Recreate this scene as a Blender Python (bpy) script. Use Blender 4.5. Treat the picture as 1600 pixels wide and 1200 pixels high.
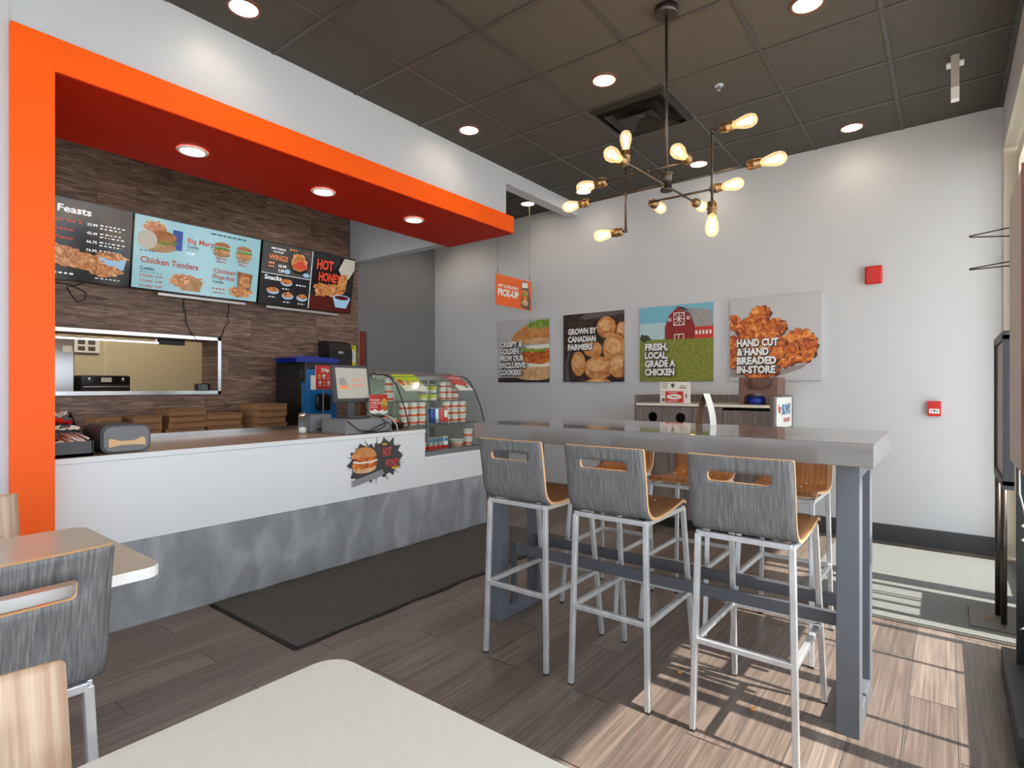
import bpy, bmesh, math, random
from mathutils import Vector, Matrix, geometry
random.seed(7)
for o in list(bpy.data.objects): bpy.data.objects.remove(o, do_unlink=True)
SC = bpy.context.scene
COL = SC.collection
PI = math.pi

# ------------------------------------------------------------------ camera
F, YAW, CAMZ = 876.6, math.atan(680/876.6), 1.26
cd = bpy.data.cameras.new('camera'); cam = bpy.data.objects.new('camera', cd); COL.objects.link(cam)
cd.sensor_width = 36; cd.lens = F/1600*36; cd.shift_y = 4/1600; cd.clip_start = 0.02; cd.clip_end = 200
cam.location = (0, 0, CAMZ); cam.rotation_euler = (PI/2, 0, YAW)
SC.camera = cam
# ------------------------------------------------------------------ world, sun, exposure
SC.view_settings.view_transform = 'Standard'; SC.view_settings.look = 'None'
SC.view_settings.gamma = 1; SC.view_settings.use_curve_mapping = False
SC.view_settings.exposure = -0.08
w = bpy.data.worlds.new('sky'); SC.world = w; w.use_nodes = True
wb = w.node_tree.nodes['Background']; wb.inputs[0].default_value = (0.80, 0.90, 1.0, 1); wb.inputs[1].default_value = 4.6
sd = bpy.data.lights.new('sun', 'SUN'); sd.energy = 12; sd.angle = math.radians(0.6); sd.color = (1.0, 0.93, 0.82)
sun = bpy.data.objects.new('sun', sd); COL.objects.link(sun)
EL = math.radians(49.5); AZ = math.radians(1.0)
sdir = Vector((-math.cos(EL)*math.cos(AZ), math.cos(EL)*math.sin(AZ), -math.sin(EL)))
sun.rotation_euler = sdir.to_track_quat('-Z', 'Y').to_euler(); sun.location = (6, 2, 8)
DOWN_W, SOFFIT_W, KITCHEN_W, HALL_W = 6, 6, 45, 18

# ------------------------------------------------------------------ materials
def lin(c): return c/12.92 if c <= 0.04045 else ((c+0.055)/1.055)**2.4
def rgb(h):
    if isinstance(h, str): return tuple(lin(int(h[i:i+2], 16)/255) for i in (0, 2, 4))+(1,)
    return tuple(lin(v/255) for v in h)+(1,)
MATS = {}
def mat(name, col, rough=0.5, metal=0.0, emit=0.0, ecol=None, var=0.0, vscale=(8, 8, 8), bump=0.0, bscale=200, spec=0.5, coat=0.0, detail=4):
    if name in MATS: return MATS[name]
    m = bpy.data.materials.new(name); m.use_nodes = True; nt = m.node_tree; b = nt.nodes['Principled BSDF']
    c = rgb(col); b.inputs['Base Color'].default_value = c; m.diffuse_color = c
    b.inputs['Roughness'].default_value = rough; b.inputs['Metallic'].default_value = metal
    b.inputs['Specular IOR Level'].default_value = spec; b.inputs['Coat Weight'].default_value = coat
    if emit: b.inputs['Emission Color'].default_value = rgb(ecol) if ecol else c; b.inputs['Emission Strength'].default_value = emit
    if var or bump:
        tc = nt.nodes.new('ShaderNodeTexCoord')
    if var:
        mp = nt.nodes.new('ShaderNodeMapping'); mp.inputs['Scale'].default_value = vscale
        n = nt.nodes.new('ShaderNodeTexNoise'); n.inputs['Scale'].default_value = 1; n.inputs['Detail'].default_value = detail
        r = nt.nodes.new('ShaderNodeMapRange'); r.inputs['From Min'].default_value = 0.3; r.inputs['From Max'].default_value = 0.7
        r.inputs['To Min'].default_value = 1-var; r.inputs['To Max'].default_value = 1+var
        mx = nt.nodes.new('ShaderNodeVectorMath'); mx.operation = 'SCALE'; mx.inputs[0].default_value = c[:3]
        nt.links.new(tc.outputs['Object'], mp.inputs[0]); nt.links.new(mp.outputs[0], n.inputs['Vector'])
        nt.links.new(n.outputs['Fac'], r.inputs['Value']); nt.links.new(r.outputs[0], mx.inputs['Scale'])
        nt.links.new(mx.outputs[0], b.inputs['Base Color'])
        if emit: nt.links.new(mx.outputs[0], b.inputs['Emission Color'])
    if bump:
        n2 = nt.nodes.new('ShaderNodeTexNoise'); n2.inputs['Scale'].default_value = bscale; n2.inputs['Detail'].default_value = 3
        bp = nt.nodes.new('ShaderNodeBump'); bp.inputs['Strength'].default_value = bump; bp.inputs['Distance'].default_value = 0.002
        nt.links.new(tc.outputs['Object'], n2.inputs['Vector']); nt.links.new(n2.outputs['Fac'], bp.inputs['Height']); nt.links.new(bp.outputs[0], b.inputs['Normal'])
    MATS[name] = m; return m
def ramp_mat(name, stops, vscale, rough=0.5, emit=0.0, detail=6, nscale=1.0, distort=0.0, spec=0.5, bump=0.0):
    """noise driven colour ramp"""
    m = bpy.data.materials.new(name); m.use_nodes = True; nt = m.node_tree; b = nt.nodes['Principled BSDF']
    tc = nt.nodes.new('ShaderNodeTexCoord'); mp = nt.nodes.new('ShaderNodeMapping'); mp.inputs['Scale'].default_value = vscale
    n = nt.nodes.new('ShaderNodeTexNoise'); n.inputs['Scale'].default_value = nscale; n.inputs['Detail'].default_value = detail; n.inputs['Distortion'].default_value = distort
    cr = nt.nodes.new('ShaderNodeValToRGB'); e = cr.color_ramp.elements
    while len(e) < len(stops): e.new(0.5)
    for i, (p, c) in enumerate(stops): e[i].position = p; e[i].color = rgb(c)
    nt.links.new(tc.outputs['Object'], mp.inputs[0]); nt.links.new(mp.outputs[0], n.inputs['Vector']); nt.links.new(n.outputs['Fac'], cr.inputs[0])
    nt.links.new(cr.outputs[0], b.inputs['Base Color']); b.inputs['Roughness'].default_value = rough; b.inputs['Specular IOR Level'].default_value = spec
    if emit: nt.links.new(cr.outputs[0], b.inputs['Emission Color']); b.inputs['Emission Strength'].default_value = emit
    if bump:
        bp = nt.nodes.new('ShaderNodeBump'); bp.inputs['Strength'].default_value = bump; bp.inputs['Distance'].default_value = 0.002
        nt.links.new(n.outputs['Fac'], bp.inputs['Height']); nt.links.new(bp.outputs[0], b.inputs['Normal'])
    MATS[name] = m; return m
def glass_mat(name, tint=(1, 1, 1, 1), ior=1.45, base=0.0):
    m = bpy.data.materials.new(name); m.use_nodes = True; nt = m.node_tree
    for n in list(nt.nodes): nt.nodes.remove(n)
    o = nt.nodes.new('ShaderNodeOutputMaterial'); t = nt.nodes.new('ShaderNodeBsdfTransparent'); t.inputs[0].default_value = tint
    g = nt.nodes.new('ShaderNodeBsdfGlossy'); g.inputs['Roughness'].default_value = 0.02
    lw = nt.nodes.new('ShaderNodeLayerWeight'); lw.inputs[0].default_value = 0.5; fr = nt.nodes.new('ShaderNodeMath'); fr.operation = 'POWER'; fr.inputs[1].default_value = 5.0; nt.links.new(lw.outputs['Facing'], fr.inputs[0])
    ad = nt.nodes.new('ShaderNodeMath'); ad.operation = 'ADD'; ad.inputs[1].default_value = 0.025+base+(ior-1.25)*0.05; ad.use_clamp = True
    mx = nt.nodes.new('ShaderNodeMixShader')
    nt.links.new(fr.outputs[0], ad.inputs[0]); nt.links.new(ad.outputs[0], mx.inputs[0]); nt.links.new(t.outputs[0], mx.inputs[1]); nt.links.new(g.outputs[0], mx.inputs[2]); nt.links.new(mx.outputs[0], o.inputs[0])
    MATS[name] = m; return m
def plank_mat(name, along, across, pitch, length, gap, off, tones, gapcol, grain, rough, shift=1/3, bump=0.3, glen=3.0, gap2=None, tv=0.2):
    """planks laid along one object axis; every plank gets its own tone and grain"""
    m = bpy.data.materials.new(name); m.use_nodes = True; nt = m.node_tree; N = nt.nodes; L = nt.links; b = N['Principled BSDF']
    tc = N.new('ShaderNodeTexCoord'); sp = N.new('ShaderNodeSeparateXYZ'); L.new(tc.outputs['Object'], sp.inputs[0])
    def mth(op, a, bb=None):
        n = N.new('ShaderNodeMath'); n.operation = op
        for i, v in enumerate((a, bb)):
            if v is None: continue
            if isinstance(v, (int, float)): n.inputs[i].default_value = v
            else: L.new(v, n.inputs[i])
        return n.outputs[0]
    A = sp.outputs[along]; X = sp.outputs[across]
    r = mth('DIVIDE', mth('SUBTRACT', X, off), pitch); row = mth('FLOOR', r); fr = mth('SUBTRACT', r, row)
    wn = N.new('ShaderNodeTexWhiteNoise'); wn.noise_dimensions = '1D'; L.new(row, wn.inputs['W'])
    a = mth('DIVIDE', mth('ADD', A, mth('MULTIPLY', mth('MULTIPLY', row, shift), length)), length)
    cell = mth('FLOOR', a); fa = mth('SUBTRACT', a, cell)
    d1 = mth('MULTIPLY', mth('MINIMUM', fr, mth('SUBTRACT', 1.0, fr)), pitch)
    d2 = mth('MULTIPLY', mth('MINIMUM', fa, mth('SUBTRACT', 1.0, fa)), length)
    g = mth('LESS_THAN', mth('MINIMUM', d1, d2), gap/2)
    gl = mth('MULTIPLY', mth('LESS_THAN', d1, 0.0013), mth('LESS_THAN', fr, 0.5))
    cv = N.new('ShaderNodeCombineXYZ'); L.new(row, cv.inputs[0]); L.new(cell, cv.inputs[1])
    w2 = N.new('ShaderNodeTexWhiteNoise'); w2.noise_dimensions = '2D'; L.new(cv.outputs[0], w2.inputs['Vector'])
    cg = N.new('ShaderNodeCombineXYZ'); L.new(mth('ADD', mth('MULTIPLY', X, grain), mth('MULTIPLY', w2.outputs['Value'], 37.0)), cg.inputs[0])
    L.new(mth('MULTIPLY', A, glen), cg.inputs[1])
    L.new(mth('MULTIPLY', w2.outputs['Value'], 91.0), cg.inputs[2])
    n = N.new('ShaderNodeTexNoise'); n.inputs['Scale'].default_value = 1; n.inputs['Detail'].default_value = 8; n.inputs['Roughness'].default_value = 0.62; n.inputs['Distortion'].default_value = 0.6
    L.new(cg.outputs[0], n.inputs['Vector'])
    f = mth('ADD', mth('MULTIPLY', n.outputs['Fac'], 1-tv), mth('MULTIPLY', w2.outputs['Value'], tv))
    cr = N.new('ShaderNodeValToRGB'); e = cr.color_ramp.elements
    while len(e) < len(tones): e.new(0.5)
    for i, (p, c) in enumerate(tones): e[i].position = p; e[i].color = rgb(c)
    L.new(f, cr.inputs[0])
    mx = N.new('ShaderNodeMix'); mx.data_type = 'RGBA'; L.new(g, mx.inputs['Factor']); L.new(cr.outputs[0], mx.inputs[6]); mx.inputs[7].default_value = rgb(gapcol)
    mx2 = N.new('ShaderNodeMix'); mx2.data_type = 'RGBA'; L.new(gl, mx2.inputs['Factor']); L.new(mx.outputs[2], mx2.inputs[6]); mx2.inputs[7].default_value = rgb(gap2 or gapcol)
    L.new(mx2.outputs[2], b.inputs['Base Color'])
    b.inputs['Roughness'].default_value = rough
    bp = N.new('ShaderNodeBump'); bp.inputs['Strength'].default_value = bump; bp.inputs['Distance'].default_value = 0.003
    L.new(mth('SUBTRACT', n.outputs['Fac'], g), bp.inputs['Height']); L.new(bp.outputs[0], b.inputs['Normal'])
    MATS[name] = m; return m

mat('wall', (205, 207, 210), 0.55, spec=0.35); mat('fascia', (196, 200, 206), 0.4, spec=0.4); mat('darkwall', (124, 124, 126), 0.5)
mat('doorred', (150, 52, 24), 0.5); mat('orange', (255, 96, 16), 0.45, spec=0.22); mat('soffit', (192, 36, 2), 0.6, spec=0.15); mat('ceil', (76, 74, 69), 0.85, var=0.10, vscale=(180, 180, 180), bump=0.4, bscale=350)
mat('grid', (68, 66, 63), 0.35); mat('black', (28, 28, 29), 0.45); mat('blackgloss', (16, 16, 18), 0.12); mat('base', (62, 63, 66), 0.5)
mat('cream', (226, 220, 205), 0.5); mat('alum', (205, 205, 205), 0.35, 0.6); mat('white', (238, 238, 236), 0.4); mat('counterwhite', (228, 230, 233), 0.35)
ramp_mat('concrete', [(0.30, (124, 126, 131)), (0.5, (146, 149, 154)), (0.68, (168, 171, 176))], (5, 5, 2.5), 0.55, detail=9, distort=0.8)
mat('tan', (178, 152, 136), 0.25, var=0.06, vscale=(60, 4, 60)); mat('lam', (206, 194, 180), 0.22, var=0.05, vscale=(90, 6, 6)); mat('lamnear', (216, 214, 209), 0.4, var=0.03, vscale=(120, 40, 6))
mat('tabletop', (128, 124, 122), 0.07, var=0.03, vscale=(300, 300, 300), coat=0.3); mat('tablesteel', (98, 102, 110), 0.45); mat('rail', (80, 82, 88), 0.45)
mat('steel', (196, 196, 196), 0.22, 1.0); mat('galv', (206, 207, 209), 0.34, 0.6, var=0.12, vscale=(25, 25, 12)); mat('rubber', (20, 20, 20), 0.7)
ramp_mat('oak', [(0.3, (128, 82, 48)), (0.5, (160, 108, 66)), (0.7, (182, 134, 90))], (110, 4, 4), 0.38, detail=6, distort=0.3)
ramp_mat('oakpale', [(0.3, (168, 134, 112)), (0.5, (188, 158, 134)), (0.7, (202, 176, 152))], (110, 3, 3), 0.45, detail=6, distort=0.3)
ramp_mat('greywood', [(0.25, (80, 80, 82)), (0.5, (110, 110, 111)), (0.75, (142, 141, 141))], (230, 11, 11), 0.45, detail=8, distort=0.4, spec=0.35)
mat('ply', (226, 178, 128), 0.5); ramp_mat('cabwood', [(0.25, (84, 76, 74)), (0.5, (112, 102, 98)), (0.75, (136, 126, 121))], (70, 70, 3), 0.5, detail=7)
ramp_mat('mat_dark', [(0.2, (50, 48, 47)), (0.5, (78, 76, 75)), (0.8, (104, 102, 100))], (160, 160, 160), 0.95, detail=4, bump=0.6)
ramp_mat('mat_light', [(0.2, (82, 84, 84)), (0.5, (108, 111, 110)), (0.8, (134, 138, 136))], (170, 170, 170), 0.95, detail=4, bump=0.6)
plank_mat('floor', 1, 0, 0.157, 1.2, 0.0065, 0.0333, [(0.28, (82, 70, 64)), (0.45, (102, 90, 83)), (0.6, (124, 111, 103)), (0.75, (148, 135, 125))], (58, 50, 46), 75, 0.30, glen=2.0, bump=0.2, gap2=(150, 143, 136), tv=0.20)  # joint colours paint in groove shade and a thin light line on one side
plank_mat('woodwall', 1, 2, 0.19, 1.25, 0.003, 0.04, [(0.28, (58, 40, 32)), (0.42, (106, 82, 69)), (0.56, (138, 111, 96)), (0.72, (184, 156, 138))], (72, 54, 46), 46, 0.5, shift=0.41, bump=0.6, glen=5.5, tv=0.10)
glass_mat('glass'); glass_mat('caseglass', (0.93, 0.97, 0.95, 1), 1.25, 0.0); glass_mat('amber', (1.0, 0.88, 0.66, 1), 1.35)
def bulb_glass():
    m = glass_mat('bulbglass', (1.0, 0.90, 0.70, 1), 1.5); nt = m.node_tree; o = [n for n in nt.nodes if n.type == 'OUTPUT_MATERIAL'][0]; src = o.inputs[0].links[0].from_socket
    e = nt.nodes.new('ShaderNodeEmission'); e.inputs[0].default_value = (1, 0.68, 0.36, 1); e.inputs[1].default_value = 0.55; ad = nt.nodes.new('ShaderNodeAddShader')
    nt.links.new(src, ad.inputs[0]); nt.links.new(e.outputs[0], ad.inputs[1]); nt.links.new(ad.outputs[0], o.inputs[0])
bulb_glass()
mat('lamp', (255, 240, 214), 0.5, emit=14, ecol=(255, 238, 210)); mat('filament', (255, 190, 90), 0.5, emit=120, ecol=(255, 205, 130))
mat('casefill', (255, 250, 235), 0.5, emit=9); mat('brass', (150, 122, 88), 0.35, 0.9); mat('pipe', (82, 76, 72), 0.35, 0.8); mat('kraft', (158, 116, 78), 0.75, var=0.08, vscale=(30, 30, 90)); mat('kraftdark', (120, 84, 52), 0.8)
mat('red', (206, 28, 24), 0.35); mat('blue', (24, 112, 178), 0.35); mat('trayblue', (28, 52, 160), 0.35); mat('yellow', (226, 214, 50), 0.5); mat('lime', (190, 214, 40), 0.6)
mat('beige', (204, 192, 160), 0.55); mat('greyplastic', (112, 114, 118), 0.4); mat('drawer', (124, 126, 130), 0.45); mat('org', (70, 72, 76), 0.5)
mat('paper', (236, 234, 228), 0.7); mat('napkin', (220, 184, 138), 0.8); mat('strawwrap', (226, 206, 196), 0.7); mat('brownplastic', (112, 76, 62), 0.4)
mat('screenoff', (186, 184, 174), 0.2, emit=0.15); mat('prtorange', (240, 106, 40), 0.5); mat('prtred', (196, 44, 36), 0.5); mat('prtblue', (60, 130, 180), 0.5)
# printed and on-screen food
ramp_mat('fried', [(0.30, (104, 38, 8)), (0.42, (170, 74, 18)), (0.55, (218, 116, 38)), (0.68, (248, 176, 92))], (14, 14, 14), 0.5, detail=10, distort=1.6)
ramp_mat('friedlite', [(0.3, (176, 104, 50)), (0.5, (216, 156, 92)), (0.7, (240, 204, 150))], (30, 30, 30), 0.5, detail=8, distort=1.0)
ramp_mat('bun', [(0.3, (178, 104, 50)), (0.55, (210, 142, 80)), (0.8, (232, 180, 120))], (9, 9, 9), 0.5)
ramp_mat('bunlow', [(0.3, (196, 142, 92)), (0.55, (220, 176, 128)), (0.8, (238, 208, 168))], (14, 14, 14), 0.5)
ramp_mat('potato', [(0.3, (168, 96, 40)), (0.5, (208, 140, 76)), (0.7, (226, 172, 110))], (14, 14, 14), 0.5, detail=8)
ramp_mat('soil', [(0.3, (30, 22, 18)), (0.55, (60, 44, 38)), (0.8, (92, 72, 62))], (22, 22, 22), 0.7, detail=8)
ramp_mat('lettuce', [(0.3, (84, 120, 30)), (0.55, (140, 170, 60)), (0.8, (206, 216, 130))], (40, 40, 40), 0.5)
ramp_mat('grass', [(0.3, (84, 98, 20)), (0.5, (124, 134, 40)), (0.7, (164, 160, 64))], (60, 60, 90), 0.5)
ramp_mat('roof', [(0.3, (130, 128, 126)), (0.7, (176, 174, 170))], (50, 50, 90), 0.5)
mat('printgrey', (190, 190, 192), 0.35, spec=0.6); mat('mayo', (240, 234, 220), 0.5); mat('barn', (140, 28, 24), 0.5); mat('barnlit', (206, 50, 36), 0.5); mat('sky1', (120, 186, 206), 0.5); mat('sky2', (180, 208, 212), 0.5)
mat('tree', (50, 70, 34), 0.6); mat('plate', (150, 140, 134), 0.4); mat('eye', (96, 52, 22), 0.6); ramp_mat('potlite', [(0.3, (210, 146, 84)), (0.7, (240, 196, 140))], (16, 16, 16), 0.5); mat('shadowprint', (44, 34, 30), 0.6)
mat('scrdark', (30, 32, 36), 0.13, emit=0.25); mat('scrblue', (150, 196, 206), 0.13, emit=0.40); mat('scrtxt', (236, 240, 242), 0.3, emit=0.6); mat('scrbrown', (190, 76, 52), 0.3, emit=0.25)
mat('scrred', (214, 70, 46), 0.3, emit=0.3); mat('scrnavy', (34, 64, 84), 0.3, emit=0.2); mat('scrgrey', (76, 74, 72), 0.16, emit=0.25); mat('scrorange', (226, 140, 90), 0.3, emit=0.3); mat('scrmaroon', (84, 20, 18), 0.16, emit=0.25)
ramp_mat('scrfry', [(0.3, (140, 74, 34)), (0.5, (196, 124, 64)), (0.7, (236, 186, 130))], (30, 30, 30), 0.2, emit=0.3, detail=7, distort=1)
mat('scrcup', (160, 200, 232), 0.3, emit=0.3); mat('scrblack', (18, 16, 16), 0.2); mat('gold', (214, 160, 60), 0.5); mat('cupwhite', (238, 232, 224), 0.45); mat('cupband', (220, 98, 52), 0.5)
mat('canblue', (36, 66, 150), 0.25, 0.3); mat('cansilver', (190, 200, 212), 0.25, 0.5); mat('canred', (214, 74, 64), 0.3, 0.2); mat('tag', (168, 164, 158), 0.5)
mat('cardgrey', (186, 180, 174), 0.5); mat('brownedge', (104, 64, 50), 0.5); mat('bead', (90, 86, 82), 0.5); mat('bounceground', (196, 192, 184), 0.9); mat('crumb', (226, 150, 60), 0.8)

# ------------------------------------------------------------------ mesh builder
def V(*a): return Vector(a)
class MB:
    def __init__(s): s.bm = bmesh.new(); s.mats = []
    def mi(s, m):
        if m not in s.mats: s.mats.append(m)
        return s.mats.index(m)
    def face(s, pts, m, smooth=False):
        vs = [s.bm.verts.new(p) for p in pts]
        try: f = s.bm.faces.new(vs)
        except ValueError: return None
        f.material_index = s.mi(m); f.smooth = smooth; return f
    def box(s, x0, x1, y0, y1, z0, z1, m, bev=0.0, M=None):
        r = bmesh.ops.create_cube(s.bm, size=1)
        vs = r['verts']
        for v in vs: v.co = V((x0+x1)/2+v.co.x*(x1-x0), (y0+y1)/2+v.co.y*(y1-y0), (z0+z1)/2+v.co.z*(z1-z0))
        fs = set(f for v in vs for f in v.link_faces)
        for f in fs: f.material_index = s.mi(m)
        if bev:
            es = set(e for v in vs for e in v.link_edges)
            g = bmesh.ops.bevel(s.bm, geom=list(es), offset=bev, segments=2, affect='EDGES', profile=0.5)
            vs = list(set(v for f in g['faces'] for v in f.verts) | set(v for v in vs if v.is_valid))
            for f in g['faces']: f.material_index = s.mi(m)
            fs = set(f for v in vs for f in v.link_faces)
            for f in fs: f.material_index = s.mi(m)
        if M is not None: bmesh.ops.transform(s.bm, matrix=M, verts=[v for v in vs if v.is_valid])
        return s
    def bar(s, a, b, w, h, m, up=(0, 0, 1), bev=0.0):
        """square tube between two points"""
        a, b = Vector(a), Vector(b); d = b-a; L = d.length; z = d.normalized(); u = Vector(up)
        if abs(z.dot(u)) > 0.95: u = V(0, 1, 0)
        x = u.cross(z).normalized(); y = z.cross(x)
        M = Matrix((x, y, z)).transposed().to_4x4(); M.translation = (a+b)/2
        s.box(-w/2, w/2, -h/2, h/2, -L/2, L/2, m, bev, M); return s
    def tube(s, pts, r, m, n=10, cap=True):
        pts = [Vector(p) for p in pts]; rings = []
        rr = r if isinstance(r, (list, tuple)) else [r]*len(pts)
        px = None
        for i, p in enumerate(pts):
            t = (pts[min(i+1, len(pts)-1)]-pts[max(i-1, 0)])
            t = t.normalized() if t.length > 1e-9 else V(0, 0, 1)
            if px is None:
                u = V(0, 0, 1) if abs(t.z) < 0.9 else V(1, 0, 0); px = u.cross(t).normalized()
            else:
                px = (px-t*px.dot(t)); px = px.normalized() if px.length > 1e-6 else V(1, 0, 0)
            py = t.cross(px)
            rings.append([s.bm.verts.new(p+(px*math.cos(2*PI*k/n)+py*math.sin(2*PI*k/n))*rr[i]) for k in range(n)])
        k0 = s.mi(m)
        for a, b in zip(rings, rings[1:]):
            for k in range(n):
                f = s.bm.faces.new((a[k], a[(k+1) % n], b[(k+1) % n], b[k])); f.material_index = k0; f.smooth = True
        if cap:
            for rg in (rings[0][::-1], rings[-1]):
                f = s.bm.faces.new(rg); f.material_index = k0
        return s
    def lathe(s, prof, c, m, n=24, axis=(0, 0, 1), smooth=True, caps=True):
        """prof: (radius, height[, material])"""
        z = Vector(axis).normalized(); u = V(1, 0, 0) if abs(z.x) < 0.9 else V(0, 1, 0)
        x = u.cross(z).normalized(); y = z.cross(x); c = Vector(c); rings = []
        for p in prof:
            rings.append([s.bm.verts.new(c+z*p[1]+(x*math.cos(2*PI*k/n)+y*math.sin(2*PI*k/n))*max(p[0], 1e-5)) for k in range(n)])
        for i, (a, b) in enumerate(zip(rings, rings[1:])):
            k0 = s.mi(prof[i][2] if len(prof[i]) > 2 else m)
            for k in range(n):
                f = s.bm.faces.new((a[k], a[(k+1) % n], b[(k+1) % n], b[k])); f.material_index = k0; f.smooth = smooth
        if caps:
            if prof[0][0] > 1e-4: f = s.bm.faces.new(rings[0][::-1]); f.material_index = s.mi(m)
            if prof[-1][0] > 1e-4: f = s.bm.faces.new(rings[-1]); f.material_index = s.mi(m)
        return s
    def prism(s, poly, o, u, v, depth, m, side=None):
        """polygon in the u,v frame at o, thickness depth along -n"""
        o, u, v = Vector(o), Vector(u), Vector(v); n = u.cross(v).normalized()
        a = [s.bm.verts.new(o+u*p[0]+v*p[1]) for p in poly]; b = [s.bm.verts.new(o+u*p[0]+v*p[1]-n*depth) for p in poly]
        f = s.bm.faces.new(a); f.material_index = s.mi(m); f = s.bm.faces.new(b[::-1]); f.material_index = s.mi(side or m)
        N = len(poly)
        for i in range(N):
            f = s.bm.faces.new((a[i], b[i], b[(i+1) % N], a[(i+1) % N])); f.material_index = s.mi(side or m)
        return s
    def done(s, name, parent=None, kind=None, origin=None, **tags):
        me = bpy.data.meshes.new(name)
        s.bm.normal_update()
        if parent is not None: off = WL[parent]
        elif origin is not None: off = Vector(origin)
        else:
            cs = [v.co for v in s.bm.verts]; lo = [min(c[i] for c in cs) for i in range(3)]; hi = [max(c[i] for c in cs) for i in range(3)]
            off = V((lo[0]+hi[0])/2, (lo[1]+hi[1])/2, lo[2])
        for v in s.bm.verts: v.co -= off
        s.bm.to_mesh(me); s.bm.free()
        for m in s.mats: me.materials.append(MATS[m])
        o = bpy.data.objects.new(name, me); COL.objects.link(o)
        if parent is not None: o.parent = parent; WL[o] = Vector(off)
        else: o.location = off; WL[o] = Vector(off)
        tagit(o, kind=kind, **tags); return o
WL = {}
def tagit(o, label=None, cat=None, group=None, kind=None):
    if label: o['label'] = label
    if cat: o['category'] = cat
    if group: o['group'] = group
    if kind: o['kind'] = kind
    return o
def thing(name, label, cat, loc, group=None):
    o = bpy.data.objects.new(name, None); COL.objects.link(o); o.location = loc; o.empty_display_size = 0.05
    WL[o] = Vector(loc); return tagit(o, label, cat, group)
def dup(o, loc, rotz=None, label=None, group=None):
    def cp(a, par):
        c = a.copy(); COL.objects.link(c)
        if par is not None: c.parent = par
        for ch in [x for x in bpy.data.objects if x.parent == a]: cp(ch, c)
        return c
    n = cp(o, None); n.location = loc; WL[n] = Vector(loc)
    if rotz is not None: n.rotation_euler = (0, 0, rotz)
    if label: n['label'] = label
    if group: n['group'] = group
    return n
def S(mb, name, **k): return mb.done(name, kind='structure', origin=(0, 0, 0), **k)
def rrect(x0, x1, y0, y1, r, n=4):
    p = []
    for cx, cy, a in ((x1-r, y0+r, -90), (x1-r, y1-r, 0), (x0+r, y1-r, 90), (x0+r, y0+r, 180)):
        for k in range(n+1):
            t = math.radians(a+90*k/n); p.append((cx+r*math.cos(t), cy+r*math.sin(t)))
    return p

# flat printed artwork: layered polygons and lettering in one mesh
def text_polys(string, bold=0.0):
    cu = bpy.data.curves.new('t', 'FONT'); cu.body = string; cu.size = 1; cu.resolution_u = 2; cu.offset = bold; cu.fill_mode = 'FRONT'
    ob = bpy.data.objects.new('t', cu); COL.objects.link(ob)
    dg = bpy.context.evaluated_depsgraph_get(); me = bpy.data.meshes.new_from_object(ob.evaluated_get(dg))
    r = ([v.co.copy() for v in me.vertices], [list(p.vertices) for p in me.polygons])
    bpy.data.objects.remove(ob, do_unlink=True); bpy.data.curves.remove(cu); bpy.data.meshes.remove(me); return r
class Art:
    def __init__(s, o, u, v, W, H, eps=0.0006):
        s.mb = MB(); s.o, s.u, s.v = Vector(o), Vector(u).normalized(), Vector(v).normalized(); s.n = s.u.cross(s.v).normalized(); s.W, s.H = W, H; s.k = 0; s.eps = eps
    def P(s, x, y, k=None): return s.o+s.u*x*s.W+s.v*y*s.H+s.n*(s.eps*(s.k if k is None else k))
    def poly(s, pts, m):
        s.k += 1; pts = [(min(max(x, 0.0), 1.0), min(max(y, 0.0), 1.0)) for x, y in pts]; q = []
        for p in pts:
            if not q or (abs(p[0]-q[-1][0])+abs(p[1]-q[-1][1])) > 1e-5: q.append(p)
        if len(q) > 2: s.mb.face([s.P(*p) for p in q], m)
        return s
    def rect(s, x0, x1, y0, y1, m): return s.poly([(x0, y0), (x1, y0), (x1, y1), (x0, y1)], m)
    def ell(s, cx, cy, rx, ry, m, rot=0, n=20, wob=0.0, a0=0, a1=360):
        rd = random.Random(int(cx*999+cy*77)); p = []; c, q = math.cos(math.radians(rot)), math.sin(math.radians(rot)); asp = s.W/s.H
        for k in range(n):
            t = math.radians(a0+(a1-a0)*k/(n if a1-a0 == 360 else n-1)); w = 1+rd.uniform(-wob, wob)
            x, y = rx*math.cos(t)*w, ry*math.sin(t)*w; p.append((cx+x*c-y*q/asp, cy+x*q*asp+y*c))
        return s.poly(p, m)
    def text(s, string, x, y, h, m, w=None, bold=0.02, sh=None):
        """x,y baseline left, h cap height, w width, all in panel fractions"""
        if sh: s.text(string, x+0.009, y-0.009, h, sh, w, bold*1.6); s.text(string, x-0.003, y+0.001, h, sh, w, bold*1.6)
        s.k += 1; vs, fs = text_polys(string, bold); 
        if not vs: return s
        x0 = min(a.x for a in vs); x1 = max(a.x for a in vs); sy = h*s.H/0.73; sx = (w*s.W/(x1-x0)) if w else sy
        bv = [s.mb.bm.verts.new(s.o+s.u*(x*s.W+(a.x-x0)*sx)+s.v*(y*s.H+a.y*sy)+s.n*(s.eps*s.k)) for a in vs]; k = s.mb.mi(m)
        for f in fs:
            try: q = s.mb.bm.faces.new([bv[i] for i in f]); q.material_index = k
            except ValueError: pass
        return s
    def lines(s, x, y, w, n, pitch, h, m, seed=1):
        """tiny unreadable print: broken strokes"""
        rd = random.Random(seed)
        for i in range(n):
            yy = y-i*pitch; xx = x; e = x+w*rd.uniform(0.75, 1)
            s.k += 1
            while xx < e:
                l = min(rd.uniform(0.02, 0.06)*max(w, .2)*2, e-xx)
                s.mb.face([s.P(xx, yy), s.P(xx+l, yy), s.P(xx+l, yy+h), s.P(xx, yy+h)], m); xx += l+0.012
        return s

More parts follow.
